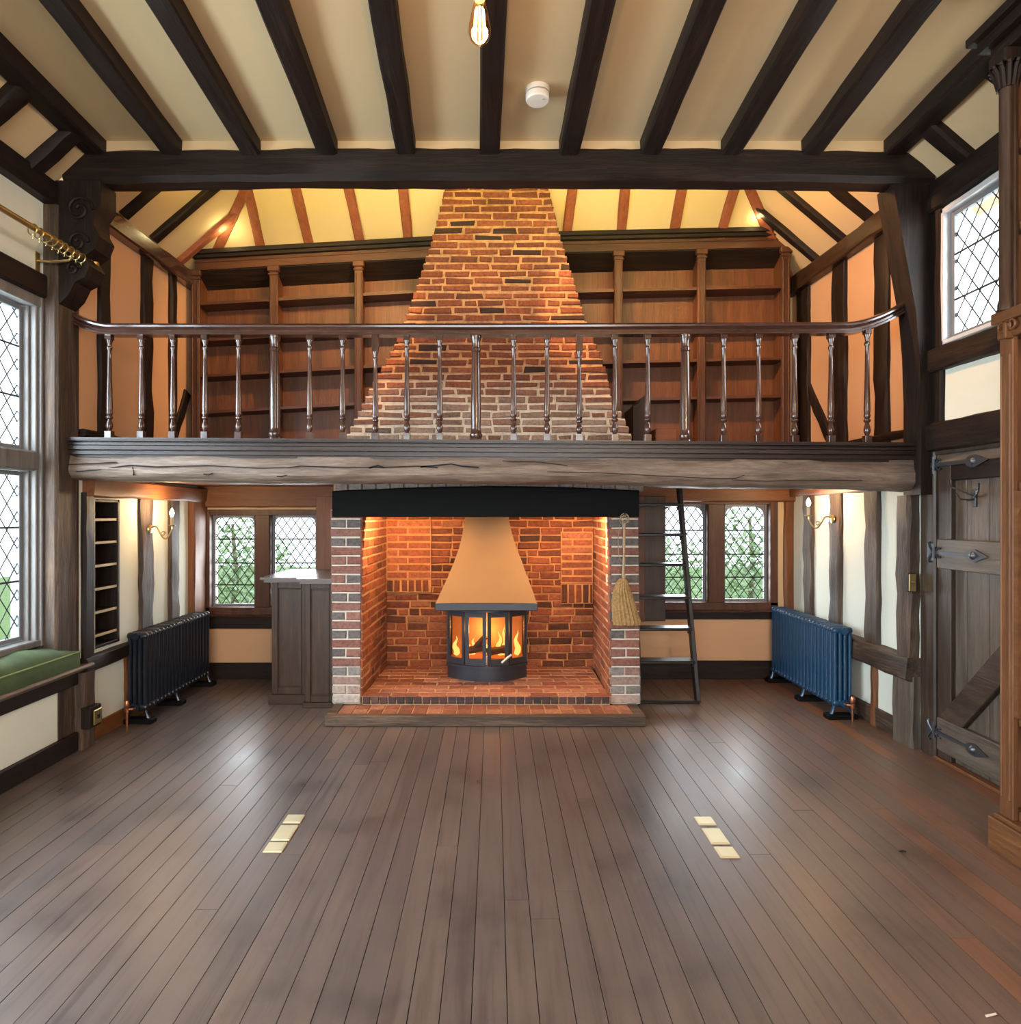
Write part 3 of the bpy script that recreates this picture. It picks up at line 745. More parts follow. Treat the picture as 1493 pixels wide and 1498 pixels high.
# hood over the stove
mb = MB(); rs = []
for py, pl, pr, yf in ((760,680,744,5.46), (780,676.5,748.5,5.44), (801,671.5,755,5.41), (822,664,763.5,5.36), (844,655,771,5.29), (864,645.5,779,5.21), (882,637.5,785,5.13)):
    z = PZ(py, yf); x0, x1 = PX(pl, yf), PX(pr, yf)
    rs.append([(x0, yf, z), (x1, yf, z), (x1, 5.8, z), (x0, 5.8, z)])
z0 = rs[0][0][2]
rs.insert(0, [(a, b+.02 if b < 5.7 else b, 1.6) for a, b, c in rs[0]])
hood = thing('smoke_hood', 'ochre plaster flared smoke hood above the stove', 'hood', (-.05, 5.45, .72))
mb.rings(rs[::-1]); mb.build('canopy', M_HOOD, hood)
zb = rs[-1][0][2]
mb = MB(); mb.box(PX(636, 5.12), PX(786.5, 5.12), 5.12, 5.8, zb-.062, zb-.001, .006); mb.build('rim', M_STOVE, hood)

# stove
SX, SY = -.056, 5.27
st = thing('wood_stove', 'curved dark iron stove with lit glass doors on the hearth', 'stove', (SX, SY+.2, HI))
def fy(x): return SY+.16*(x/.33)**2
ZS0, ZS1 = .262, zb-.066
mb = MB(); pts = [(SX+x, fy(x)+.01) for x in [(-.33+.66*k/16) for k in range(17)]]+[(SX+.33, 5.72), (SX-.33, 5.72)]
mb.prism([(a, b+.004) for a, b in pts], 'z', HI, .243); mb.build('plinth', M_STOVE, st)
mb = MB(); out = [(SX+x*1.03, fy(x)-.012) for x in [(-.33+.66*k/16) for k in range(17)]]+[(SX+.34, 5.72), (SX-.34, 5.72)]
mb.prism(out, 'z', .243, ZS0); mb.build('ledge', M_STOVE, st)
mb = MB(); mb.prism(out, 'z', ZS1-.03, ZS1); mb.build('top_plate', M_STOVE, st)
mb = MB(); mb.box(SX-.335, SX-.32, fy(.33), 5.72, ZS0, ZS1-.03); mb.box(SX+.32, SX+.335, fy(.33), 5.72, ZS0, ZS1-.03); mb.box(SX-.33, SX+.33, 5.70, 5.72, ZS0, ZS1)
mb.build('casing', M_STOVE, st)
mb = MB(); mb.box(SX-.3, SX+.3, 5.58, 5.60, ZS0, ZS1-.03); mb.box(SX-.318, SX-.31, 5.44, 5.6, ZS0, ZS1-.03); mb.box(SX+.31, SX+.318, 5.44, 5.6, ZS0, ZS1-.03); mb.box(SX-.31, SX+.31, 5.42, 5.6, ZS0, ZS0+.03)
mb.build('firebox_lining', M_FIREBRICK, st)
def facet(name, xa, xb, parent, bw):
    pa, pb = Vector((SX+xa, fy(xa), 0)), Vector((SX+xb, fy(xb), 0)); u = (pb-pa); L_ = u.length; u.normalize(); nn = Vector((u.y, -u.x, 0))
    mb = MB(); z0, z1 = ZS0+.004, ZS1-.034
    def bar(a, b, c, d):
        q = [pa+u*a+Vector((0,0,c)), pa+u*b+Vector((0,0,c)), pa+u*b+Vector((0,0,d)), pa+u*a+Vector((0,0,d))]
        mb.slab([p-nn*.008 for p in q], nn*.018)
    bar(.002, bw, z0, z1); bar(L_-bw, L_-.002, z0, z1); bar(bw, L_-bw, z0, z0+.05); bar(bw, L_-bw, z1-.04, z1)
    d = mb.build(name, M_STOVE, parent)
    mb = MB(); q = [pa+u*bw+Vector((0,0,z0+.05)), pa+u*(L_-bw)+Vector((0,0,z0+.05)), pa+u*(L_-bw)+Vector((0,0,z1-.04)), pa+u*bw+Vector((0,0,z1-.04))]
    mb.slab([p-nn*.003 for p in q], nn*.004); mb.build('pane', M_STOVEGLASS, d)
    return d, pa, pb
facet('side_light', -.325, -.18, st, .026); dl, _, _ = facet('door', -.176, -.004, st, .03); dr, _, _ = facet('door', .004, .176, st, .03); facet('side_light', .18, .325, st, .026)
mb = MB(); mb.tube([(SX+.0, fy(0)-.014, ZS0+.02), (SX+.0, fy(0)-.03, ZS0+.05), (SX+.0, fy(0)-.03, ZS0+.09)], .0075, 8); mb.build('handle', plain('nickel', rgb(212,202,188), .3, .7), dl)
mb = MB(); mb.tube([(SX+.12, fy(.12)-.02, ZS0+.03), (SX+.2, fy(.2)-.05, ZS0+.095)], .0105, 8); mb.build('handle', plain('nickel', rgb(212,202,188), .3, .7), dr)
rfm = random.Random(3)
for k in range(7):
    x = SX-.25+.5*k/6+rfm.uniform(-.03,.03); y = 5.46+rfm.uniform(0,.08); h = rfm.uniform(.10,.26); z = ZS0+.045
    mb = MB(); pts = [(x+.012*math.sin(q*1.3+k*2), y, z+h*q/7) for q in range(8)]
    mb.tube(pts, [.02,.026,.024,.02,.015,.010,.005,.001], 8); mb.build('flame', M_FLAME, st)
mb = MB(); mb.box(SX-.26, SX+.26, 5.43, 5.57, ZS0+.028, ZS0+.045, .008); mb.build('embers', M_EMBER, st)
for k, (p0, p1, r, lb) in enumerate((((SX-.2,5.47,.345),(SX-.02,5.52,.365),.03,'charred log lying in the stove behind its near door pane'), ((SX+.0,5.46,.34),(SX+.17,5.5,.36),.034,'charred log glowing behind the stove door with the slanted handle'), ((SX-.11,5.5,.36),(SX-.01,5.48,.47),.026,'split log leaning upright inside the stove'))):
    mb = MB(); pts = [Vector(p0).lerp(Vector(p1), i/6) for i in range(7)]; mb.tube(pts, [r*R.uniform(.9,1.08) for _ in pts], 10)
    tag(mb.build('firewood_log', M_ASH), lb, 'log', 'logs burning in the stove')

# broom hanging on the pier
bxp, by = PX(913, 4.85), 4.84
br = thing('hearth_broom', 'straw hearth broom hanging from a cord on the brick pier', 'broom', (bxp, by, .68))
mb = MB(); mb.tube([(PX(913,by), by, PZ(765,by)), (PX(912.5,by), by, PZ(810,by)), (PX(911,by), by, PZ(852,by))], [.0095,.0085,.012], 10); mb.build('handle', plain('pale_wood', rgb(168,136,104), .6), br)
mb = MB(); rs = []; n = 40
for (py, c, w, th) in ((846,910.5,4,.014),(851,910,8,.024),(862,909,12,.032),(880,911,16,.036),(898,914,18,.036),(908,916,19.5,.034),(914,917,19,.03)):
    ring = []
    for k in range(n):
        a = k*2*math.pi/n; rr = 1+(.07 if k % 2 else -.05)+R.uniform(-.02,.02)
        ring.append((PX(c+math.cos(a)*w*rr, by), by-.006+math.sin(a)*th*rr, PZ(py+R.uniform(-.6,.6), by)))
    rs.append(ring)
mb.rings(rs); mb.build('bristle_head', M_STRAW, br, angle=10)
mb = MB()
for py in (856, 866):
    mb.tube([(PX(909.5,by)+math.cos(a*math.pi/8)*(.052 if py < 860 else .064), by-.006+math.sin(a*math.pi/8)*.034, PZ(py,by)) for a in range(17)], .002, 5)
mb.build('binding', M_CORD, br)
mb = MB()
for dx, hgt in ((0, 0), (.006, -.012), (-.006, -.02)):
    mb.tube([(PX(913,by)+dx+.03*math.sin(a*.5), by-.006+.004*math.cos(a*1.3), PZ(757,by)+hgt+.03*math.cos(a*.5)) for a in range(14)], .0035, 6)
mb.tube([(PX(906,by), by+.004, PZ(768,by)), (PX(904,by), by+.006, PZ(790,by)), (PX(905,by), by+.006, PZ(812,by)), (PX(909,by), by+.004, PZ(822,by))], .0028, 6)
mb.build('hanging_cord', M_CORD, br)
mb = MB(); mb.tube([(PX(913,by), 4.865, PZ(752,by)), (PX(913,by), 4.82, PZ(752,by)), (PX(913,by), 4.815, PZ(749,by))], .004, 6)
tag(mb.build('wall_hook', M_IRON), 'small iron hook in the lintel holding the straw broom', 'hook')

# ---------------------------------------------------------------- windows
def clipline(p, d, u0, u1, v0, v1):
    t0, t1 = -1e9, 1e9
    for a, b, lo, hi in ((p[0], d[0], u0, u1), (p[1], d[1], v0, v1)):
        if abs(b) < 1e-9:
            if a < lo or a > hi: return None
        else:
            q, r = (lo-a)/b, (hi-a)/b
            if q > r: q, r = r, q
            t0, t1 = max(t0, q), min(t1, r)
    return (t0, t1) if t1-t0 > .012 else None
def leading(f, u0, u1, v0, v1, dw, dh, r=.0040, bars=()):
    mb = MB()
    n = int(((u1-u0)/dw+(v1-v0)/dh))+3
    for sgn in (1, -1):
        for k in range(-n, n+1):
            p = ((u0+u1)/2+k*dw, v0 if 0 else (v0+v1)/2); d = (dw*sgn, dh)
            c = clipline(p, d, u0, u1, v0, v1)
            if c: mb.tube([f(p[0]+d[0]*c[0], p[1]+d[1]*c[0], 0), f(p[0]+d[0]*c[1], p[1]+d[1]*c[1], 0)], r, 4)
    for v in bars: mb.tube([f(u0, v, .006), f(u1, v, .006)], r*1.5, 5)
    return mb
def fbox(f, u0, u1, v0, v1, n0, n1, mb, c=.003):
    a, b = Vector(f(u0, v0, n0)), Vector(f(u1, v1, n1)); mb.box(a.x, b.x, a.y, b.y, a.z, b.z, c)
def light(f, u0, u1, v0, v1, root, smat, sw, dw, dh, bars, arch=0, n=-.03, name='casement'):
    mb = MB()
    fbox(f, u0, u0+sw, v0, v1, n-.015, n+.015, mb); fbox(f, u1-sw, u1, v0, v1, n-.015, n+.015, mb)
    fbox(f, u0+sw, u1-sw, v0, v0+sw, n-.015, n+.015, mb); fbox(f, u0+sw, u1-sw, v1-sw, v1, n-.015, n+.015, mb)
    if arch:
        for s in (0, 1):
            q = []
            for k in range(7):
                a = k*math.pi/12; x = arch*(1-math.cos(a)) if 0 else arch*(1-math.sin(a)); y = arch*(1-math.cos(a))
                q.append((x, y))
            uu = (lambda x: u0+sw+x) if s == 0 else (lambda x: u1-sw-x)
            pts = [(0, 0)]+q[::1]
            ps = [Vector(f(uu(x), v1-sw-y, n-.012)) for x, y in pts]; d = Vector(f(0, 0, .024))-Vector(f(0, 0, 0))
            mb.slab(ps, d)
    cs = mb.build(name, smat, root)
    g = lambda u, v, k: f(u, v, n+k)
    mb = MB(); fbox(f, u0+sw*.8, u1-sw*.8, v0+sw*.8, v1-sw*.8, n-.002, n+.002, mb, 0); mb.build('glass', M_GLASS, cs)
    leading(g, u0+sw, u1-sw, v0+sw, v1-sw, dw, dh, bars=bars).build('leading', M_LEAD, cs)
    return cs
M_SASH = plain('painted_sash', rgb(120,122,126), .4, 0, .1, 10)
fB = lambda u, v, n: (u, YB+.02-n, v)
def back_window(name, X0, X1, Z0, Z1, lights, arch, bars, post_w, wl, sillz):
    w = sroot(name, ((X0+X1)/2, YB, Z0))
    mb = MB()
    fbox(fB, X0-.05, X0+.02, Z0-.02, Z1+.04, -.1, .06, mb); fbox(fB, X1-.02, X1+.05, Z0-.02, Z1+.04, -.1, .06, mb)
    fbox(fB, X0+.02, X1-.02, Z1-.01, Z1+.04, -.1, .055, mb); fbox(fB, X0-.05, X1+.05, Z0-.06, Z0+.01, -.1, .06, mb)
    m = (lights[0][1]+lights[1][0])/2
    fbox(fB, lights[0][1]-.005, lights[1][0]+.005, Z0, Z1, -.09, .05, mb, .012)
    mb.build('frame', wood('oak', 'z'), w)
    mb = MB(); fbox(fB, X0-.1, X1+.1, sillz-.02, Z0-.06, .0, .08, mb, .008); mb.build('sill', wood('rail', 'x'), w)
    mb = MB(); fbox(fB, X0-.1, X1+.1, wl, sillz-.02, .0, .05, mb, .006); mb.build('apron', wood('timber', 'x'), w)
    for (a, b) in lights: light(fB, a, b, Z0+.005, Z1-.005, w, M_SASH, .028, .083, .115, bars, arch)
back_window('window_1', PX(306,YB), PX(468,YB), .645, 1.50, [(PX(308,YB), PX(374,YB)), (PX(396,YB), PX(464,YB))], .05, (.85,1.05,1.27), .1, .46, .59)
back_window('window_2', PX(964,YB), PX(1127,YB), .69, 1.60, [(PX(966,YB), PX(1034,YB)), (PX(1058,YB), PX(1124,YB))], .09, (.92,1.13,1.35), .1, .545, .63)
# panelling between fireplace and second window
struct(bx(PX(941,5.85), PX(972,5.85), 5.82, YB, .54, 1.66, .004).build('trim_1', wood('cab', 'z')))
struct(bx(1.1, PX(941,5.85), 5.80, YB, .54, 1.66, .003).build('trim_2', wood('panel', 'z')))
struct(bx(-1.60, -1.21, 5.84, YB, 0, 1.66, .004).build('trim_3', wood('warm', 'z')))
struct(bx(-2.58, -1.70, YB-.012, YB, .15, .455, .002).build('glow_overlay_5', M_PLASTER_GLOW)); struct(bx(1.3, 2.56, YB-.012, YB, .17, .54, .002).build('glow_overlay_6', M_PLASTER_GLOW))  # thin overlay panels under the windows, warm light put into their peach colour
# big left window
fL = lambda u, v, n: (-2.82+n, u, v)
w3 = sroot('window_3', (-2.82, 2.5, .7))
mb = MB(); y0, y1, z0, z1 = LW; 
for (a, b, n0, n1) in ((.10, .0, -.1, .07), (.055, 0, -.1, .09)):
    pass
fbox(fL, y1-.02, y1+.0, z0, z1, -.08, .085, mb, .004); fbox(fL, y1-.04, y1-.02, z0, z1, -.08, .065, mb, .004); fbox(fL, y1-.055, y1-.04, z0, z1, -.08, .03, mb, .004)
fbox(fL, y0, y0+.06, z0, z1, -.08, .08, mb, .006); fbox(fL, y0, y1, z1-.07, z1, -.08, .08, mb, .006); fbox(fL, y0, y1, z0, z0+.04, -.08, .08, mb, .006)
ZT = (1.76, 1.88)
fbox(fL, y0, y1, ZT[0], ZT[1], -.08, .07, mb, .012)
ml = [y0+.06+(y1-.055-y0-.06)*k/4 for k in range(5)]
for q in ml[1:-1]: fbox(fL, q-.035, q+.035, z0, z1, -.07, .05, mb, .012)
mb.build('frame', wood('haze_grey', 'z'), w3)
for k in range(4):
    a, b = ml[k]+(.036 if k else 0), ml[k+1]-(.036 if k < 3 else 0)
    light(fL, a, b, z0+.045, ZT[0]-.005, w3, M_SASH, .025, .115, .155, (1.1, 1.42), 0, -.02)
    light(fL, a, b, ZT[1]+.005, z1-.075, w3, M_SASH, .025, .115, .155, (2.2, 2.5), 0, -.02)
mb = MB(); fbox(lambda u, v, n: (-2.74+n, u, v), 1.0, 3.95, LW[3]-.01, LW[3]+.13, -.06, .03, mb, .01)
tag(mb.build('head_beam', wood('timber', 'y')), 'dark head beam over the window under the curtain pole', 'beam')
# high right window
fR = lambda u, v, n: (XR+.03-n, u, v)
w4 = sroot('window_4', (XR, 3.5, RW[2]))
mb = MB(); y0, y1, z0, z1 = RW
fbox(fR, y1-.025, y1, z0, z1, -.09, .05, mb, .004); fbox(fR, y0, y0+.03, z0, z1, -.09, .05, mb, .004); fbox(fR, y0, y1, z1-.03, z1, -.09, .05, mb, .004); fbox(fR, y0, y1, z0, z0+.025, -.09, .05, mb, .004)
mb.build('frame', plain('white_frame', rgb(206,206,208), .45), w4)
light(fR, y0+.03, 3.44, z0+.025, z1-.03, w4, M_SASH, .03, .12, .16, (2.78, 3.05), 0, -.01)
light(fR, 3.47, y1-.025, z0+.025, z1-.03, w4, M_SASH, .03, .12, .16, (2.78, 3.05), 0, -.01)
mb = MB(); fbox(fR, 3.44, 3.47, z0, z1, -.09, .045, mb, .004); mb.build('mullion', wood('timber', 'z'), w4)
# unseen rear window behind the viewer, added to let in fill daylight
fQ = lambda u, v, n: (u, -2.66+n, v)
w5 = sroot('window_rear_added', (0, -2.66, ROW[2]))
mb = MB(); fbox(fQ, ROW[0], ROW[1], ROW[2], ROW[2]+.06, -.06, .06, mb); fbox(fQ, ROW[0], ROW[1], ROW[3]-.06, ROW[3], -.06, .06, mb)
for k in range(5):
    u = ROW[0]+.03+(ROW[1]-ROW[0]-.06)*k/4; fbox(fQ, u-.03, u+.03, ROW[2], ROW[3], -.06, .06, mb)
mb.build('frame', wood('timber', 'z'), w5)  # frame of the added rear window
mb = MB(); fbox(fQ, ROW[0], ROW[1], ROW[2], ROW[3], -.002, .002, mb, 0); mb.build('glass', M_GLASS, w5)  # pane of the added rear window

# right wall timbers
timber('window_beam', 'dark beam under the high leaded side window', 'beam', (XR, 2.9, 2.43), (XR, 4.0, 2.44), .1, .14, 'timber', 'y', n=8)
timber('window_beam', 'dark head beam over the high leaded side window', 'beam', (XR, 2.9, 3.40), (XR, 4.0, 3.40), .1, .1, 'timber', 'y', n=8)
timber('door_lintel', 'dark beam directly over the plank door', 'beam', (XR, 2.9, 1.965), (XR, 4.0, 1.97), .12, .17, 'timber', 'y', n=8)

# ---------------------------------------------------------------- door
d = sroot('door_1', (XR, 3.5, 0))
mb = MB(); mb.box(XR-.02, XR+.1, 3.98, 4.12, 0, 1.9, .01); mb.box(XR-.02, XR+.1, 2.98, 3.08, 0, 1.9, .01); mb.box(XR-.02, XR+.1, 3.08, 3.98, 1.86, 1.9, .004); mb.build('frame', wood('door', 'z'), d)
mb = MB(); y = 3.085
while y < 3.97:
    mb.box(XR+.025, XR+.055, y+.0015, min(y+.17, 3.975)-.0015, .02, 1.86, .004); y += .172
mb.build('planks', wood('plank', 'z'), d)
mb = MB(); mb.box(XR-.005, XR+.025, 3.86, 3.975, .02, 1.86, .004); mb.build('stile', wood('door', 'z'), d)
zz = lambda py, px: PZ(py, YR(px))
for z0, z1 in ((1.80, 1.86), (1.17, 1.35), (.06, .26)):
    mb = MB(); mb.box(XR-.012, XR+.025, 3.085, 3.975, z0, z1, .005); mb.build('rail', wood('plank', 'y'), d)
mb = MB(); mb.box(XR-.008, XR+.025, 3.085, 3.86, 1.70, 1.80, .005); mb.build('rail', wood('timber', 'y'), d)
mb = MB(); mb.beam((XR+.008, 3.88, .24), (XR+.008, 3.1, 1.12), .15, .034, up=(1,0,0), c=.004, n=3, j=.001); mb.build('brace', wood('door', 'y'), d)
for z in (1.265, .17, 1.80):
    mb = MB(); X = XR-.02; zr = -.0
    mb.box(X-.003, X+.004, 3.99, 4.05, z-.055, z+.055, .003); mb.tube([(X-.004, 3.98, z-.035), (X-.004, 3.98, z+.035)], .009, 8)
    for s in (-1, 1):
        mb.tube([(X-.005, 3.99, z), (X-.006, 4.02, z+s*.03), (X-.006, 4.03, z+s*.055), (X-.006, 4.01, z+s*.06)], .006, 6)
        mb.tube([(X+.002, 3.97, z+s*.01), (X+.002, 3.95, z+s*.03), (X+.002, 3.93, z+s*.026)], .006, 6)
    mb.prism([(3.98, z-.012), (3.72, z-.009), (3.715, z-.02), (3.69, z-.032), (3.65, z-.036), (3.61, z-.022), (3.55, z), (3.61, z+.022), (3.65, z+.036), (3.69, z+.032), (3.715, z+.02), (3.72, z+.009), (3.98, z+.012)], 'x', X+.0, X+.007)
    mb.lathe([(.001,-.016),(.014,-.012),(.024,0)], (X, 3.665, z), 12, 'x')
    mb.build('strap_hinge', plain('bright_iron', rgb(92,94,98), .35, .7), d)
mb = MB(); hy = 3.70
for y_, z_, s in ((hy, 1.62, 1), (hy+.16, 1.66, 1)): pass
mb.tube([(XR+.02, 3.70, 1.585), (XR-.02, 3.70, 1.58), (XR-.05, 3.72, 1.585), (XR-.06, 3.74, 1.62)], .006, 6)
mb.tube([(XR+.015, 3.70, 1.60), (XR-.02, 3.74, 1.63), (XR-.05, 3.80, 1.66), (XR-.055, 3.81, 1.70)], .006, 6)
mb.tube([(XR+.015, 3.70, 1.60), (XR-.02, 3.64, 1.60), (XR-.05, 3.58, 1.63), (XR-.055, 3.57, 1.67)], .006, 6)
mb.box(XR+.012, XR+.026, 3.685, 3.715, 1.54, 1.64, .003)
mb.build('coat_hook', plain('bright_iron', rgb(150,140,130), .3, .7), d)
struct(bx(XR-.02, XR+.12, 3.05, 4.0, 0, .02, .003).build('trim_4', wood('warm', 'y')))
# light switch and socket
sw = thing('light_switch', 'brass light switch plate on the gnarled stud beside the door', 'light switch', (2.655, 4.13, 1.0))
mb = MB(); mb.box(2.628, 2.682, 4.122, 4.150, 1.005, 1.125, .003); mb.build('backing_block', wood('timber', 'z'), sw)
mb = MB(); mb.box(2.632, 2.678, 4.116, 4.1225, 1.01, 1.12, .003); mb.build('plate', M_BRASS, sw)
mb = MB(); mb.tube([(2.648, 4.118, 1.07), (2.648, 4.104, 1.062)], .004, 6); mb.build('toggle', M_BRASS, sw)
mb = MB(); mb.tube([(2.663, 4.118, 1.07), (2.663, 4.104, 1.062)], .004, 6); mb.build('toggle', M_BRASS, sw)
so = thing('wall_socket', 'brass wall socket on a dark block below the window seat end', 'socket', (-2.58, 4.15, .13))
mb = MB(); mb.box(-2.615, -2.555, 4.11, 4.23, .135, .27, .004); mb.build('mounting_block', wood('timber', 'z'), so)
mb = MB(); mb.box(-2.57+.015, -2.57+.025, 4.14, 4.225, .15, .245, .004); mb.build('plate', M_BRASS, so)
mb = MB(); mb.box(-2.546, -2.54, 4.17, 4.195, .185, .215, .003); mb.build('switch', M_BLACKP, so)

# ---------------------------------------------------------------- shelf niche
nb = thing('niche_bookshelf', 'narrow built-in bookshelf with pale shelf edges beside the oak post', 'bookshelf', (XL-.07, 4.44, .6))
mb = MB(); mb.box(XL-.14, XL-.12, NY0, NY1, NZ0, NZ1); mb.box(XL-.13, XL+.012, NY0, NY0+.025, NZ0, NZ1, .003); mb.box(XL-.13, XL+.012, NY1-.025, NY1, NZ0, NZ1, .003); mb.box(XL-.13, XL+.012, NY0, NY1, NZ0, NZ0+.02, .003); mb.box(XL-.13, XL+.012, NY0, NY1, NZ1-.02, NZ1, .003)
mb.build('carcass', wood('timber', 'z'), nb)
for k in range(6):
    z = 1.462-.1555*k
    mb = MB(); mb.box(XL-.12, XL-.002, NY0+.026, NY1-.026, z-.008, z+.008, .002); s_ = mb.build('shelf', wood('timber', 'y'), nb)
    mb = MB(); mb.box(XL-.001, XL+.006, NY0+.024, NY1-.024, z-.009, z+.009, .002); mb.build('lipping', wood('lath', 'y'), s_)
mb = MB(); mb.box(XL+.0125, XL+.018, NY0+.018, NY0+.027, NZ0, NZ1, .001); mb.build('edge_strip', wood('lath', 'z'), nb)

# ---------------------------------------------------------------- window seat and cushion
ws = thing('window_bench', 'oak window seat shelf with moulded front edge', 'window seat', (-2.72, 2.6, .5))
mb = MB(); mb.box(-2.88, -2.60, .6, 4.14, .505, .535, .008); mb.box(-2.66, -2.585, .6, 4.22, .515, .54, .01); mb.build('seat_board', wood('beam', 'y'), ws)
mb = MB(); mb.box(-2.66, -2.63, .6, 4.12, .42, .505, .005); mb.build('apron', wood('timber', 'y'), ws)
def cushion(y0, y1, label):
    mb = MB(); x0, x1 = -2.86, -2.61; nu, nv = 14, 60; zb0, top = .536, .632
    rs = []
    th = thing('seat_cushion', label, 'cushion', (-2.73, (y0+y1)/2, .536), None)
    grid = []
    for i in range(nv+1):
        t = i/nv; e = min(t, 1-t)*(y1-y0); k = math.sin(min(1, e/.35)*math.pi/2)**.8
        ring = []
        for q in range(nu+1):
            s = q/nu; ed = min(s, 1-s)*2
            zt_ = top+.075*k*math.sin(math.pi*s)**.6+.006*math.sin(t*60)*k*math.sin(math.pi*s)
            ring.append((x0+(x1-x0)*s, y0+(y1-y0)*t, zt_))
        ring += [(x1+.006*k, y0+(y1-y0)*t, top-.03), (x1+.010*k, y0+(y1-y0)*t, (zb0+top)/2), (x1, y0+(y1-y0)*t, zb0), (x0, y0+(y1-y0)*t, zb0)]
        rs.append(ring)
    mb.rings(rs); mb.build('pad', M_VELVET, th, angle=60)
    mb = MB(); mb.tube([(x1+.002, y0+(y1-y0)*k/30, top) for k in range(31)], .005, 6); mb.tube([(x1+(x0-x1)*k/6, y1, top) for k in range(7)], .005, 6); mb.build('piping', M_PIPING, th)
cushion(1.3, 4.10, 'long green velvet cushion on the window seat')
# curtain pole and rings
cp = thing('curtain_pole', 'brass curtain pole with turned finial above the big window', 'curtain pole', (-2.55, 2.8, 3.06))
pa, pb = Vector((-2.52, .9, 3.03)), Vector((-2.52, 4.03, 3.075))
mb = MB(); mb.tube([pa, pb], .016, 12); mb.build('rod', M_BRASS, cp)
mb = MB(); mb.lathe([(.017,0),(.024,.006),(.024,.014),(.015,.02),(.028,.04),(.034,.06),(.028,.08),(.012,.094),(.016,.1),(.004,.112)], (pb.x, pb.y, pb.z), 14, 'y'); mb.build('finial', M_BRASS, cp)
for y in (1.2, 3.90):
    mb = MB(); z = 3.03+(y-.9)*.0144; mb.tube([(-2.74, y, z-.05), (-2.66, y, z-.06), (-2.55, y, z-.05), (-2.52, y, z-.022)], .008, 8); mb.box(-2.75, -2.735, y-.02, y+.02, z-.12, z+.0, .003); mb.build('bracket', M_BRASS, cp)
for k in range(9):
    y = 3.55+.052*k; z = 3.03+(y-.9)*.0144-.012
    ang = R.uniform(-.25,.25)
    mb = MB(); mb.tube([(-2.52+math.cos(a*math.pi/10)*.03, y+math.sin(ang)*math.cos(a*math.pi/10)*.03+.004*math.sin(a*.3), z+math.sin(a*math.pi/10)*.03) for a in range(21)], .0038, 6)
    mb.tube([(-2.52, y, z-.03), (-2.52, y+.004, z-.042), (-2.52, y, z-.048)], .0025, 5)
    tag(mb.build('curtain_ring', M_BRASS), 'brass curtain ring bunched at the gallery end of the pole', 'curtain ring', 'curtain rings on the pole')

# ---------------------------------------------------------------- upper bookcases
def gallery_bookcase(label, pxs, x_in, tops, shelves, slope, mat_shelf, end_left, inner_px):
    Yf, Yb = 5.60, 5.80
    bc = thing('gallery_bookcase', label, 'bookcase', ((PX(pxs[0],Yf)+x_in)/2, 5.75, 1.95))
    xs = [PX(p, Yf) for p in pxs]
    x0, x1 = min(xs[0], x_in), max(xs[0], x_in)
    zt_ = lambda x: tops[0]+(tops[1]-tops[0])*(x-x0)/(x1-x0)
    def bar(mb, xa, xb, ya, yb, za, zb, sl=True):
        o = (lambda x: zt_(x)-zt_(x0)) if sl else (lambda x: 0)
        mb.rings([[(xa, ya, za+o(xa)), (xa, ya, zb+o(xa)), (xa, yb, zb+o(xa)), (xa, yb, za+o(xa))], [(xb, ya, za+o(xb)), (xb, ya, zb+o(xb)), (xb, yb, zb+o(xb)), (xb, yb, za+o(xb))]])
    mb = MB(); mb.box(x0, x1, Yb, Yb+.02, 1.95, min(tops)-.02); mb.build('back_panel', wood('panel', 'z'), bc)
    T = tops[0]
    mb = MB(); bar(mb, x0, x1, Yf-.09, Yb, T-.035, T); bar(mb, x0, x1, Yf-.06, Yb, T-.06, T-.035); mb.build('cornice', wood('timber', 'x'), bc)
    mb = MB(); o_ = zt_(x1)-zt_(x0)
    mb.slab([(x0, Yf, T-.155), (x1, Yf, T-.155+o_), (x1, Yb, T-.25+o_), (x0, Yb, T-.25)], (0, 0, .015)); mb.build('top_board', wood('timber', 'x'), bc)
    mb = MB(); bar(mb, x0, x1, Yf-.02, Yf+.02, T-.15, T-.06); bar(mb, x0, x1, Yf-.03, Yf, T-.09, T-.075); mb.build('frieze', wood('oak', 'x'), bc)
    for k, z in enumerate(shelves):
        mb = MB(); bar(mb, x0+.02, x1-.01, Yf+.005, Yb, z-.012, z+.012); mb.build('shelf', wood('oak', 'x'), bc)
    mb = MB(); bar(mb, x0, x1, Yf-.01, Yb, 1.95, 2.05, False); mb.build('plinth', wood('oak', 'x'), bc)
    for x in xs:
        mb = MB(); zt2 = zt_(x)-.15
        mb.box(x-.01, x+.01, Yf, Yb, 2.0, zt2); s_ = mb.build('upright', wood('panel', 'z'), bc)
        mb = MB(); mb.box(x-.036, x+.036, Yf-.022, Yf+.006, 2.0, zt2, .004)
        for q in (-.022, .022): mb.box(x+q-.006, x+q+.006, Yf-.03, Yf-.02, 2.1, zt2-.1, .003)
        mb.box(x-.044, x+.044, Yf-.034, Yf+.006, zt2-.08, zt2-.065, .003); mb.box(x-.05, x+.05, Yf-.04, Yf+.006, zt2-.05, zt2, .006); mb.build('pilaster', wood('oak', 'z'), s_)
    return bc
gallery_bookcase('oak gallery bookcase between the chimney and curtain pole wall', [287, 401, 525], -.52, (3.745, 3.86), [3.315, 3.0, 2.69, 2.375], 0, None, True, 640)
gallery_bookcase('oak gallery bookcase between the chimney and door side wall', [1148, 1025, 904], .52, (3.90, 3.945), [3.42, 3.10, 2.80, 2.475], 0, None, False, 815)
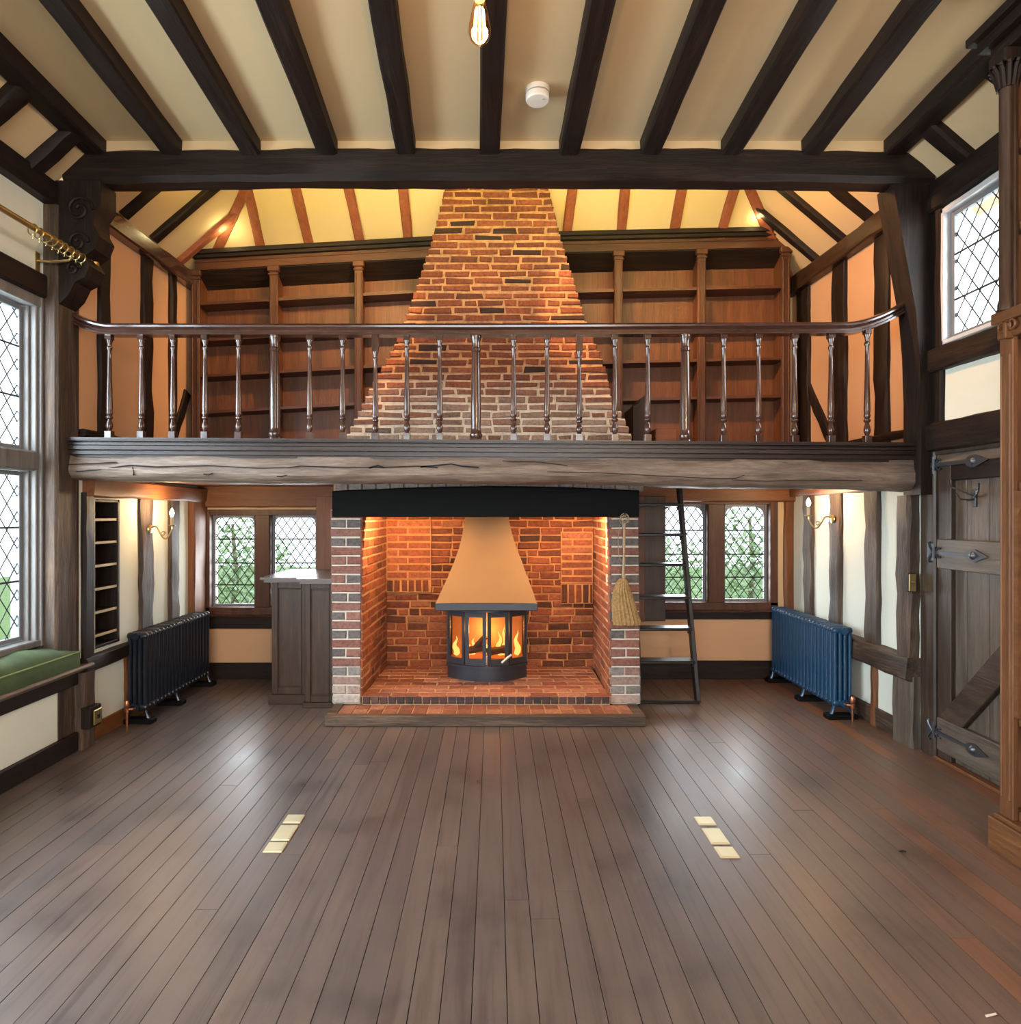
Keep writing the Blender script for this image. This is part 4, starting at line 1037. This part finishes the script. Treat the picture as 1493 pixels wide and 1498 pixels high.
# side closers of the cases
# curved hatch panel and low box on the gallery by the ladder head
Yh = 5.25
mb = MB(); pts = [(PX(926,Yh), 1.95), (PX(949,Yh), 1.95), (PX(949,Yh), PZ(580,Yh)), (PX(944,Yh), PZ(578,Yh)), (PX(938,Yh), PZ(582,Yh)), (PX(934,Yh), PZ(590,Yh)), (PX(926,Yh), PZ(594,Yh))]
mb.prism(pts, 'y', Yh, Yh+.35); tag(mb.build('hatch_guard', wood('timber', 'z')), 'dark curved wooden guard beside the ladder hatch on the gallery', 'guard')
mb = MB(); mb.box(PX(956,5.4), PX(988,5.4), 5.35, 5.55, 1.95, PZ(628,5.4), .006); tag(mb.build('wooden_box', wood('panel', 'x')), 'low orange-brown wooden box on the gallery floor by the hatch', 'box')

# ---------------------------------------------------------------- right-hand bookcase
rbk = thing('tall_bookcase', 'tall honey oak bookcase with fluted pilaster beside the plank door', 'bookcase', (2.48, 1.9, 0))
Xf, Ya, Yz = 2.25, .6, 2.885
ho = wood('honey', 'z'); hy_ = wood('honey', 'y')
def rb(name, m, *boxes, parent=rbk):
    mb = MB()
    for b in boxes: mb.box(*b, .004)
    return mb.build(name, m, parent)
rb('side', ho, (Xf+.01, 2.70, Yz-.025, Yz, .16, 3.5)); rb('side', ho, (Xf+.01, 2.70, Ya, Ya+.025, .16, 3.5))
rb('back', wood('panel', 'z'), (2.68, 2.70, Ya, Yz, .1, 3.5))
rb('plinth', hy_, (Xf-.035, 2.70, Ya-.03, Yz+.03, 0, .15), (Xf-.02, 2.70, Ya-.02, Yz+.015, .15, .17))
rb('pilaster', ho, (Xf-.005, Xf+.02, Yz-.075, Yz, .17, 2.28), (Xf-.012, Xf, Yz-.066, Yz-.055, .25, 2.2), (Xf-.012, Xf, Yz-.02, Yz-.009, .25, 2.2))
rb('pilaster', ho, (Xf-.005, Xf+.02, Ya, Ya+.075, .17, 2.28)); rb('stile', ho, (Xf, Xf+.02, 1.70, 1.78, .17, 3.5))
e = rb('entablature', hy_, (Xf-.03, 2.70, Ya-.02, Yz+.02, 2.34, 2.39), (Xf-.012, 2.70, Ya-.01, Yz+.006, 2.27, 2.34), (Xf-.04, Xf+.0, Yz-.08, Yz-.06, 2.26, 2.33))
mb = MB()
for yy in (Yz-.045, Yz-.075, Yz-.1): mb.tube([(Xf-.03+math.cos(a*.45)*.0, yy+math.cos(a*.45)*.018, 2.315+math.sin(a*.45)*.02) for a in range(15)], .005, 6)
mb.build('scroll', hy_, e)
col = rb('column', wood('cab', 'z'), (Xf-.0, Xf+.02, Yz-.08, Yz, 2.39, 3.40))
mb = MB(); mb.lathe([(.034,2.39),(.034,2.42),(.028,2.44),(.028,3.36),(.034,3.38)], (Xf-.004, Yz-.04, 0), 14); mb.build('shaft', wood('cab', 'z'), col)
mb = MB(); mb.box(Xf-.05, Xf+.04, Yz-.09, Yz+.01, 3.46, 3.52, .008)
for k in range(12):
    a = k*math.pi/6; mb.tube([(Xf-.0+math.cos(a)*.03, Yz-.04+math.sin(a)*.03, 3.36), (Xf-.0+math.cos(a)*.045, Yz-.04+math.sin(a)*.045, 3.43), (Xf-.0+math.cos(a)*.065, Yz-.04+math.sin(a)*.06, 3.46), (Xf-.0+math.cos(a)*.06, Yz-.04+math.sin(a)*.055, 3.445)], .011, 6)
mb.build('capital', wood('timber', 'z'), col)
rb('cornice', wood('timber', 'y'), (Xf-.03, 2.70, Ya, Yz+.02, 3.52, 3.57), (Xf-.07, 2.70, Ya, Yz+.05, 3.57, 3.62), (Xf-.1, 2.70, Ya, Yz+.08, 3.62, 3.66))
for z in (.6, 1.62, 2.75, 3.1): rb('shelf', hy_, (Xf+.022, 2.68, Ya+.03, Yz-.03, z-.02, z+.02))
rb('shelf', hy_, (Xf+.022, 2.68, Ya+.03, Yz-.03, .17, .21))
mb = MB(); arc = [(Yz-.075, .62), (Yz-.075, 1.6), (1.78, 1.6), (1.78, .62), (1.80, .62), (1.80, 1.48)]+[(1.80+.07*(1-math.cos(a*math.pi/12)), 1.48+.07*math.sin(a*math.pi/12)) for a in range(1, 7)]+[(Yz-.165+.07*math.sin(a*math.pi/12), 1.48+.07*math.cos(a*math.pi/12)) for a in range(0, 7)]+[(Yz-.095, .62)]
mb.prism(arc, 'x', Xf+.0, Xf+.02); mb.build('arched_frame', hy_, rbk)

# ---------------------------------------------------------------- cabinet
cb = thing('bar_cabinet', 'dark panelled oak bar cabinet beside the brick pier', 'cabinet', (-1.5, 5.45, 0))
xa, xm, xz = PX(397,5.13), PX(449,5.1), -1.225
rbx = lambda n, m, *b: rb(n, m, *b, parent=cb)
cw = wood('cab', 'z')
rbx('carcass', cw, (xa+.01, xz, 5.145, 5.83, .05, .962)); rbx('carcass', cw, (xm+.01, xz, 5.05, 5.2, .05, .962))
rbx('plinth', wood('cab', 'x'), (xa-.02, xm+.02, 5.115, 5.83, 0, .075), (xm-.012, xz, 5.02, 5.2, 0, .04))
def panel(name, x0, x1, y, z0, z1, b):
    mb = MB(); mb.box(x0, x0+b, y, y+.02, z0, z1, .004); mb.box(x1-b, x1, y, y+.02, z0, z1, .004); mb.box(x0+b, x1-b, y, y+.02, z0, z0+b*1.1, .004); mb.box(x0+b, x1-b, y, y+.02, z1-b, z1, .004)
    f_ = mb.build(name, cw, cb); mb = MB(); mb.box(x0+b+.005, x1-b-.005, y+.012, y+.024, z0+b*1.1+.004, z1-b-.004, .006); mb.build('panel', wood('cab', 'z'), f_)
    return f_
panel('panelled_front', xa, xm, 5.13, .075, .962, .05); panel('panelled_front', xm, xz, 5.035, .04, .962, .045)
mb = MB(); mb.prism([(xa-.075, 5.08), (xm-.055, 5.08), (xm-.05, 4.985), (xz, 4.985), (xz, 5.84), (xa-.075, 5.84)], 'z', .985, 1.003); mb.prism([(xa-.05, 5.1), (xm-.035, 5.1), (xm-.03, 5.005), (xz, 5.005), (xz, 5.84), (xa-.05, 5.84)], 'z', .962, .985)
mb.build('worktop', plain('grey_top', rgb(120,112,110), .25, 0, .2, 5), cb)

# ---------------------------------------------------------------- ladder
ld = thing('library_ladder', 'dark wooden ladder with flat treads leaning up to the gallery', 'ladder', (1.38, 5.2, 0))
lm = wood('ladder', 'z')
def lad(z): t = z/1.75; return 5.18+.26*t, 1.625-.075*t
for s in (0, 1):
    mb = MB(); (y0, x0), (y1, x1) = lad(0), lad(1.75)
    if s: x0, x1 = 1.16, 1.16
    mb.beam((x0, y0, 0), (x1, y1, 1.75), .032, .075, up=(0,1,0), c=.004, n=4, j=.001); mb.build('stile', lm, ld)
for py in (738, 782, 826, 874, 920, 968):
    y, x = lad(1.0)
    for _ in range(4): z = PZ(py, y-.05); y, x = lad(z)
    mb = MB(); mb.box(1.16, x-.008, y-.07, y+.07, z-.014, z+.01, .004)
    for q in (1.165, x-.022): mb.box(q, q+.012, y-.03, y+.03, z-.05, z-.014, .002)
    mb.build('tread', wood('ladder', 'x'), ld)
mb = MB(); mb.box(1.13, PX(1022, 5.16), 5.13, 5.17, 0, .022, .004); mb.build('foot_rail', wood('ladder', 'x'), ld)

# ---------------------------------------------------------------- radiators
def radiator(label, sx, x_front, y0, nsec, pitch, ztop, mat, foot_idx):
    rt = thing('column_radiator', label, 'radiator', (x_front+sx*.07, y0+nsec*pitch/2, 0))
    X = lambda d: x_front+sx*d
    def section():
        mb = MB(); yc = y0+pitch/2; zb_ = .115; zt_ = ztop-.026
        for d in (.016, .052, .088, .124):
            mb.rings([[(X(d+.0155*math.cos(k*math.pi/5)), yc+.021*math.sin(k*math.pi/5), z) for k in range(10)] for z in (zb_, zt_)])
        for z, h_ in ((zt_, .026), (zb_, .026)):
            rs = []
            for d, f in ((-.004,.3),(.0,.75),(.012,1),(.05,1),(.09,1),(.128,1),(.14,.75),(.144,.3)):
                rs.append([(X(d), yc+.024*f*math.cos(k*math.pi/5), z+h_*f*math.sin(k*math.pi/5)) for k in range(10)])
            mb.rings(rs)
        mb.box(X(.03), X(.11), yc-.008, yc+.008, (zb_+zt_)/2-.008, (zb_+zt_)/2+.008, .003)
        for z in (zt_, zb_): mb.lathe([(.02,-pitch/2),(.02,pitch/2)], (X(.07), yc, z), 10, 'y')
        return mb
    s0 = section().build('section', mat, rt)
    for i in range(1, nsec):
        c = s0.copy(); COL.objects.link(c); c.parent = rt; c.matrix_parent_inverse = s0.matrix_parent_inverse.copy(); c.location = (0, pitch*i, 0)
    for fi in foot_idx:
        y = y0+pitch*(fi+.5)
        for d, o in ((.012, -.02), (.128, .02)):
            mb = MB(); mb.tube([(X(d), y, .13), (X(d), y, .09), (X(d+o*.4), y, .06), (X(d+o), y, .03)], [.013,.012,.011,.016], 8); mb.build('leg', mat, rt)
        mb = MB(); mb.box(X(-.05), X(.17), y-.04, y+.04, 0, .036, .006); mb.build('foot_block', wood('black', 'x'), rt)
    mb = MB(); mb.lathe([(.028,-.012),(.03,0),(.02,.004)], (X(.07), y0-.0, ztop-.026), 12, 'y'); mb.lathe([(.028,-.012),(.03,0),(.02,.004)], (X(.07), y0, .115), 12, 'y'); mb.build('bush', mat, rt)
    mb = MB(); vx = X(.11); mb.tube([(X(.07), y0-.012, .115), (X(.075), y0-.03, .115), (vx, y0-.04, .115)], .01, 8); mb.lathe([(.009,0),(.009,.09),(.016,.095),(.016,.12),(.012,.125),(.018,.135),(.02,.165),(.014,.18)], (vx, y0-.04, 0), 10); mb.build('valve', M_COPPER, rt)
    return rt
radiator('blue cast iron column radiator under the wall light near the door', 1, 2.485, 4.74, 19, .0575, .672, M_RAD_BLUE, (0, 8, 18))
radiator('shade-darkened blue column radiator beside the shelf niche', -1, -2.487, 4.64, 19, .0560, .65, M_RAD_SHADED, (0, 8, 18))

# ---------------------------------------------------------------- wall lights
def sconce(label, sx, base, cx_, bulb_z, base_z):
    x, y = base
    sc = thing('wall_sconce', label, 'wall light', (x, y, base_z-.05))
    mb = MB(); mb.lathe([(.012,-.0),(.034,.004),(.03,.014),(.012,.02)] if sx > 0 else [(.012,0),(.034,-.004),(.03,-.014),(.012,-.02)], (x, y, base_z), 14, 'x'); mb.build('back_plate', M_BRASS, sc)
    mb = MB(); L_ = cx_-x
    mb.tube([(x+L_*t, y, base_z+.02*math.sin(t*6.3)-.055*max(0, math.sin((t-.35)*math.pi/.65)) if t > .35 else base_z+.02*math.sin(t*6.3)) for t in [k/14 for k in range(15)]], .006, 8)
    mb.tube([(cx_, y, base_z-.0), (cx_, y, base_z+.02)], .007, 8)
    mb.tube([(x+L_*.62+math.cos(a*.6)*(.02-.001*a), y, base_z-.035+math.sin(a*.6)*(.02-.001*a)) for a in range(13)], .004, 6)
    mb.build('arm', M_BRASS, sc)
    mb = MB(); mb.lathe([(.006,0),(.026,.006),(.028,.011),(.012,.012)], (cx_, y, base_z+.02), 14); mb.build('drip_pan', M_BRASS, sc)
    mb = MB(); mb.lathe([(.0125,0),(.0125,bulb_z-.03-base_z-.03)], (cx_, y, base_z+.03), 12); mb.build('candle_sleeve', M_CREAM, sc)
    mb = MB(); mb.lathe([(.008,-.03),(.015,-.012),(.0165,0),(.012,.016),(.004,.032),(.001,.036)], (cx_, y, bulb_z), 12); mb.build('bulb', M_BULB, sc)
sconce('brass candle wall light on the stud beside the shelf niche', 1, (-2.625, 4.95), -2.452, 1.51, 1.385)
sconce('brass candle wall light above the blue radiator', -1, (2.685, 5.14), 2.49, 1.592, 1.46)

# pendant bulb and smoke alarm
pb_ = thing('pendant_bulb', 'glowing amber filament bulb hanging from the ceiling joists', 'light bulb', (-.04, 1.84, 2.83))
mb = MB(); z = 2.832; mb.lathe([(.002,0),(.014,.002),(.026,.014),(.032,.032),(.031,.05),(.025,.08),(.018,.108),(.0145,.125)], (-.04, 1.84, z), 20); mb.build('glass_envelope', M_AMBER, pb_)
mb = MB()
for k in range(8):
    a = k*math.pi/4; mb.tube([(-.04+.011*math.cos(a), 1.84+.011*math.sin(a), z+.098), (-.04+.017*math.cos(a), 1.84+.017*math.sin(a), z+.02)], .0026, 5)
mb.build('filament', M_FIL, pb_)
mb = MB(); mb.lathe([(.014,.124),(.014,.15),(.02,.15),(.02,.2),(.006,.21)], (-.04, 1.84, z), 14); mb.build('lamp_holder', M_BRASS, pb_)
mb = MB(); mb.tube([(-.04, 1.84, z+.2), (-.04, 1.84, 3.70)], .003, 6); mb.build('flex', M_BLACKP, pb_)
mb = MB(); mb.lathe([(.04,0),(.04,.015),(.012,.03)], (-.02, 1.84, 3.668), 14); mb.build('ceiling_rose', M_BRASS, pb_)
sd = thing('smoke_alarm', 'round white smoke alarm on the ceiling between two joists', 'smoke alarm', (.236, 3.50, 3.72))
mb = MB(); mb.lathe([(.064,3.765),(.066,3.79),(.066,3.792)], (.236, 3.5, 0), 28); mb.lathe([(.03,3.722),(.058,3.724),(.064,3.732),(.064,3.757)], (.236, 3.5, 0), 28); mb.build('housing', M_WHITE, sd)
mb = MB(); mb.lathe([(.055,3.756),(.055,3.766)], (.236, 3.5, 0), 24); mb.build('vent_gap', plain('vent_grey', rgb(120,110,100), .7), sd)
mb = MB(); mb.box(.262, .274, 3.475, 3.481, 3.7205, 3.724, .001); mb.build('test_button', plain('vent_grey2', rgb(150,146,140), .6), sd)

# ---------------------------------------------------------------- brass floor plates
def fplate(x0, x1, y0, y1, label, grp='brass plates in the floor'):
    t = thing('floor_socket_plate', label, 'floor socket', ((x0+x1)/2, (y0+y1)/2, 0), grp)
    mb = MB(); mb.box(x0, x1, y0, y1, -.001, .006, .0025); mb.build('plate', M_PLATE, t)
    mb = MB(); mb.box(x0+.008, x1-.008, y0+.008, y1-.008, .006, .0075, .001); mb.build('lid', M_PLATE, t)
def fpt(px, py): Y = F*H/(py-CY); return (px-CX)*Y/F, Y
for side, q in (('on the dark radiator side', [((326,1205),(356,1193)), ((303.5,1230.5),(344,1208.5)), ((287.5,1248),(325,1233.5))]), ('on the blue radiator side', [((1034,1208),(1054,1196)), ((1054,1236),(1069,1213)), ((1067,1256),(1088,1240))])):
    for k, (a, b) in enumerate(q):
        x0, y0 = fpt(*a); x1, y1 = fpt(*b); cxx = (-.98 if 'dark' in side else 1.03)
        xc = cxx
        w = .087
        fplate(xc-w/2, xc+w/2, y0, y1, '%s brass floor socket plate %s, %s' % (('small square','long double','small square')[k], side, ('nearest the hearth','middle of its row','nearest the viewer')[k]))

x_, y_ = fpt(1450, 1487)
mb = MB(); mb.slab([(x_-.02, y_-.006, .0015), (x_+.018, y_+.002, .004), (x_+.02, y_+.010, .003), (x_-.018, y_+.003, .0015)], (0, 0, .001)); tag(mb.build('paper_scrap', M_WHITE), 'tiny white paper scrap on the floorboards near the tall bookcase', 'scrap')
x_, y_ = fpt(1320, 1247)
mb = MB(); mb.tube([(x_-.016, y_, .005), (x_, y_+.002, .006), (x_+.014, y_-.001, .005)], [.003,.005,.003], 6); tag(mb.build('wood_chip', M_BLACKP), 'small dark chip lying on the reddish floorboards', 'chip')
# ---------------------------------------------------------------- garden
def shrub(name, label, c, r, n, h, seed):
    q = random.Random(seed); t = thing(name, label, 'shrub', (c[0], c[1], -.3), 'garden shrubs outside the windows')
    mb = MB(); mb.tube([(c[0], c[1], -.3), (c[0]+.05, c[1], h*.4), (c[0], c[1], h*.8)], .06, 8, .02); mb.build('trunk', M_BARK, t)
    mb = MB()
    for i in range(n):
        a, e, rr = q.uniform(0, 6.283), q.uniform(-1, 1), q.random()**.4
        p = Vector((c[0]+r*rr*math.cos(a)*math.sqrt(1-e*e), c[1]+r*rr*math.sin(a)*math.sqrt(1-e*e), -.3+h*.55+h*.5*rr*e))
        u = Vector((q.uniform(-1,1), q.uniform(-1,1), q.uniform(-.6,.6))).normalized(); v = u.cross(Vector((q.uniform(-1,1), q.uniform(-1,1), 1))).normalized(); s = q.uniform(.03,.07)
        mb.quad(p-u*s, p+v*s*.5, p+u*s, p-v*s*.5)
    o = mb.build('foliage', M_LEAF, t); o['kind'] = 'stuff'
shrub('garden_shrub', 'leafy green shrub beyond the window behind the cabinet', (-3.7, 9.2), .9, 2200, 1.7, 1)
shrub('garden_shrub', 'green shrub behind the cabinet window, nearer the brick pier', (-1.7, 11.2), .8, 1200, 1.3, 2)
shrub('garden_shrub', 'pale green shrub beyond the window behind the ladder', (3.7, 9.4), .9, 2000, 1.8, 3)
shrub('garden_shrub', 'low green shrub outside the ladder window near the chimney', (2.5, 10.4), .7, 1200, 1.4, 4)
shrub('garden_shrub', 'green shrub outside the curtain pole window', (-7.5, 6.5), 1.2, 1500, 1.8, 5)

# ---------------------------------------------------------------- light
W = bpy.data.worlds.new('world'); S.world = W; W.use_nodes = True
bg = W.node_tree.nodes['Background']; bg.inputs[0].default_value = (.86, .93, 1.0, 1); bg.inputs[1].default_value = 2.4
def area(name, loc, rot, sx, sy, e, c, spread=180):
    l = bpy.data.lights.new(name, 'AREA'); l.shape = 'RECTANGLE'; l.size = sx; l.size_y = sy; l.energy = e; l.color = c; l.spread = math.radians(spread)
    o = bpy.data.objects.new(name, l); COL.objects.link(o); o.location = loc; o.rotation_euler = [math.radians(a) for a in rot]; return o
def point(name, loc, e, c, r=.02):
    l = bpy.data.lights.new(name, 'POINT'); l.energy = e; l.color = c; l.shadow_soft_size = r
    o = bpy.data.objects.new(name, l); COL.objects.link(o); o.location = loc; return o
def spot(name, loc, tgt, e, c, ang=80, r=.03, blend=.6):
    l = bpy.data.lights.new(name, 'SPOT'); l.energy = e; l.color = c; l.shadow_soft_size = r; l.spot_size = math.radians(ang); l.spot_blend = blend
    o = bpy.data.objects.new(name, l); COL.objects.link(o); o.location = loc
    o.rotation_euler = (Vector(tgt)-Vector(loc)).to_track_quat('-Z', 'Y').to_euler(); return o
DAY = (.93, .96, 1.0); WARM = (1.0, .52, .20); AMB = (1.0, .66, .34)
area('fill_rear', (0, -3.1, 1.8), (68, 0, 0), 4.4, 2.6, 300, (.97, .98, 1.0))  # unseen fill behind the viewer, added to brighten the room
area('daylight_left', (-3.5, 2.3, 1.9), (70, 0, -90), 3.2, 2.4, 500, (.76, .88, 1.0))
area('daylight_right', (3.3, 3.3, 2.95), (90, 0, 90), 1.1, .9, 60, DAY)
area('daylight_back_left', (-2.1, 6.5, 1.15), (90, 0, 180), 1.0, .9, 40, DAY)
area('daylight_back_right', (2.0, 6.5, 1.15), (90, 0, 180), 1.1, .9, 45, DAY)
# strip lights lying on the bookcase tops
point('cornice_lamp', (-2.25, 5.46, 3.86), 1.6, (1.0, .86, .42), .03); point('cornice_lamp', (2.22, 5.44, 3.985), 1.2, (1.0, .86, .42), .03)
# uplighter and downlights on the back of the tie beam
area('gallery_uplight', (0, 4.22, 3.70), (108, 0, 0), 4.2, .06, 26, (1.0, .82, .28), 120)
spot('gallery_spot', (-.6, 4.25, 3.66), (-1.6, 5.7, 2.8), 125, WARM, 75, .03); spot('gallery_spot', (.3, 4.25, 3.66), (1.3, 5.7, 2.8), 105, WARM, 62, .03)
spot('gallery_spot', (0, 4.2, 3.66), (0, 5.7, 2.5), 16, WARM, 80, .05)
spot('gallery_side', (-1.0, 4.3, 3.7), (-2.66, 4.9, 2.6), 14, WARM, 110, .05); spot('gallery_side', (1.0, 4.3, 3.7), (2.72, 4.9, 2.6), 110, (1.0, .50, .18), 110, .05)
# sconces
point('sconce_glow', (-2.452, 4.95, 1.56), 10, AMB, .02); point('sconce_glow', (2.49, 5.14, 1.64), 10, AMB, .02)
# inglenook downlights behind the lintel
for x in (-.7, .6):
    spot('inglenook_spot', (x, 5.04, 1.60), (x*1.25, 5.6, .3), 105, (1.0, .56, .23), 160, .03)
point('fire_glow', (SX, 5.47, .52), 3.5, (1.0, .45, .14), .04)
point('pendant_glow', (-.04, 1.84, 2.89), 26, AMB, .03)
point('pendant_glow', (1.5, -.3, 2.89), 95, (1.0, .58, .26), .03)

S.view_settings.view_transform = 'Standard'; S.view_settings.look = 'None'; S.view_settings.gamma = 1; S.view_settings.use_curve_mapping = False
S.view_settings.exposure = .35
S.cycles.max_bounces = 8; S.cycles.diffuse_bounces = 5; S.cycles.transparent_max_bounces = 16
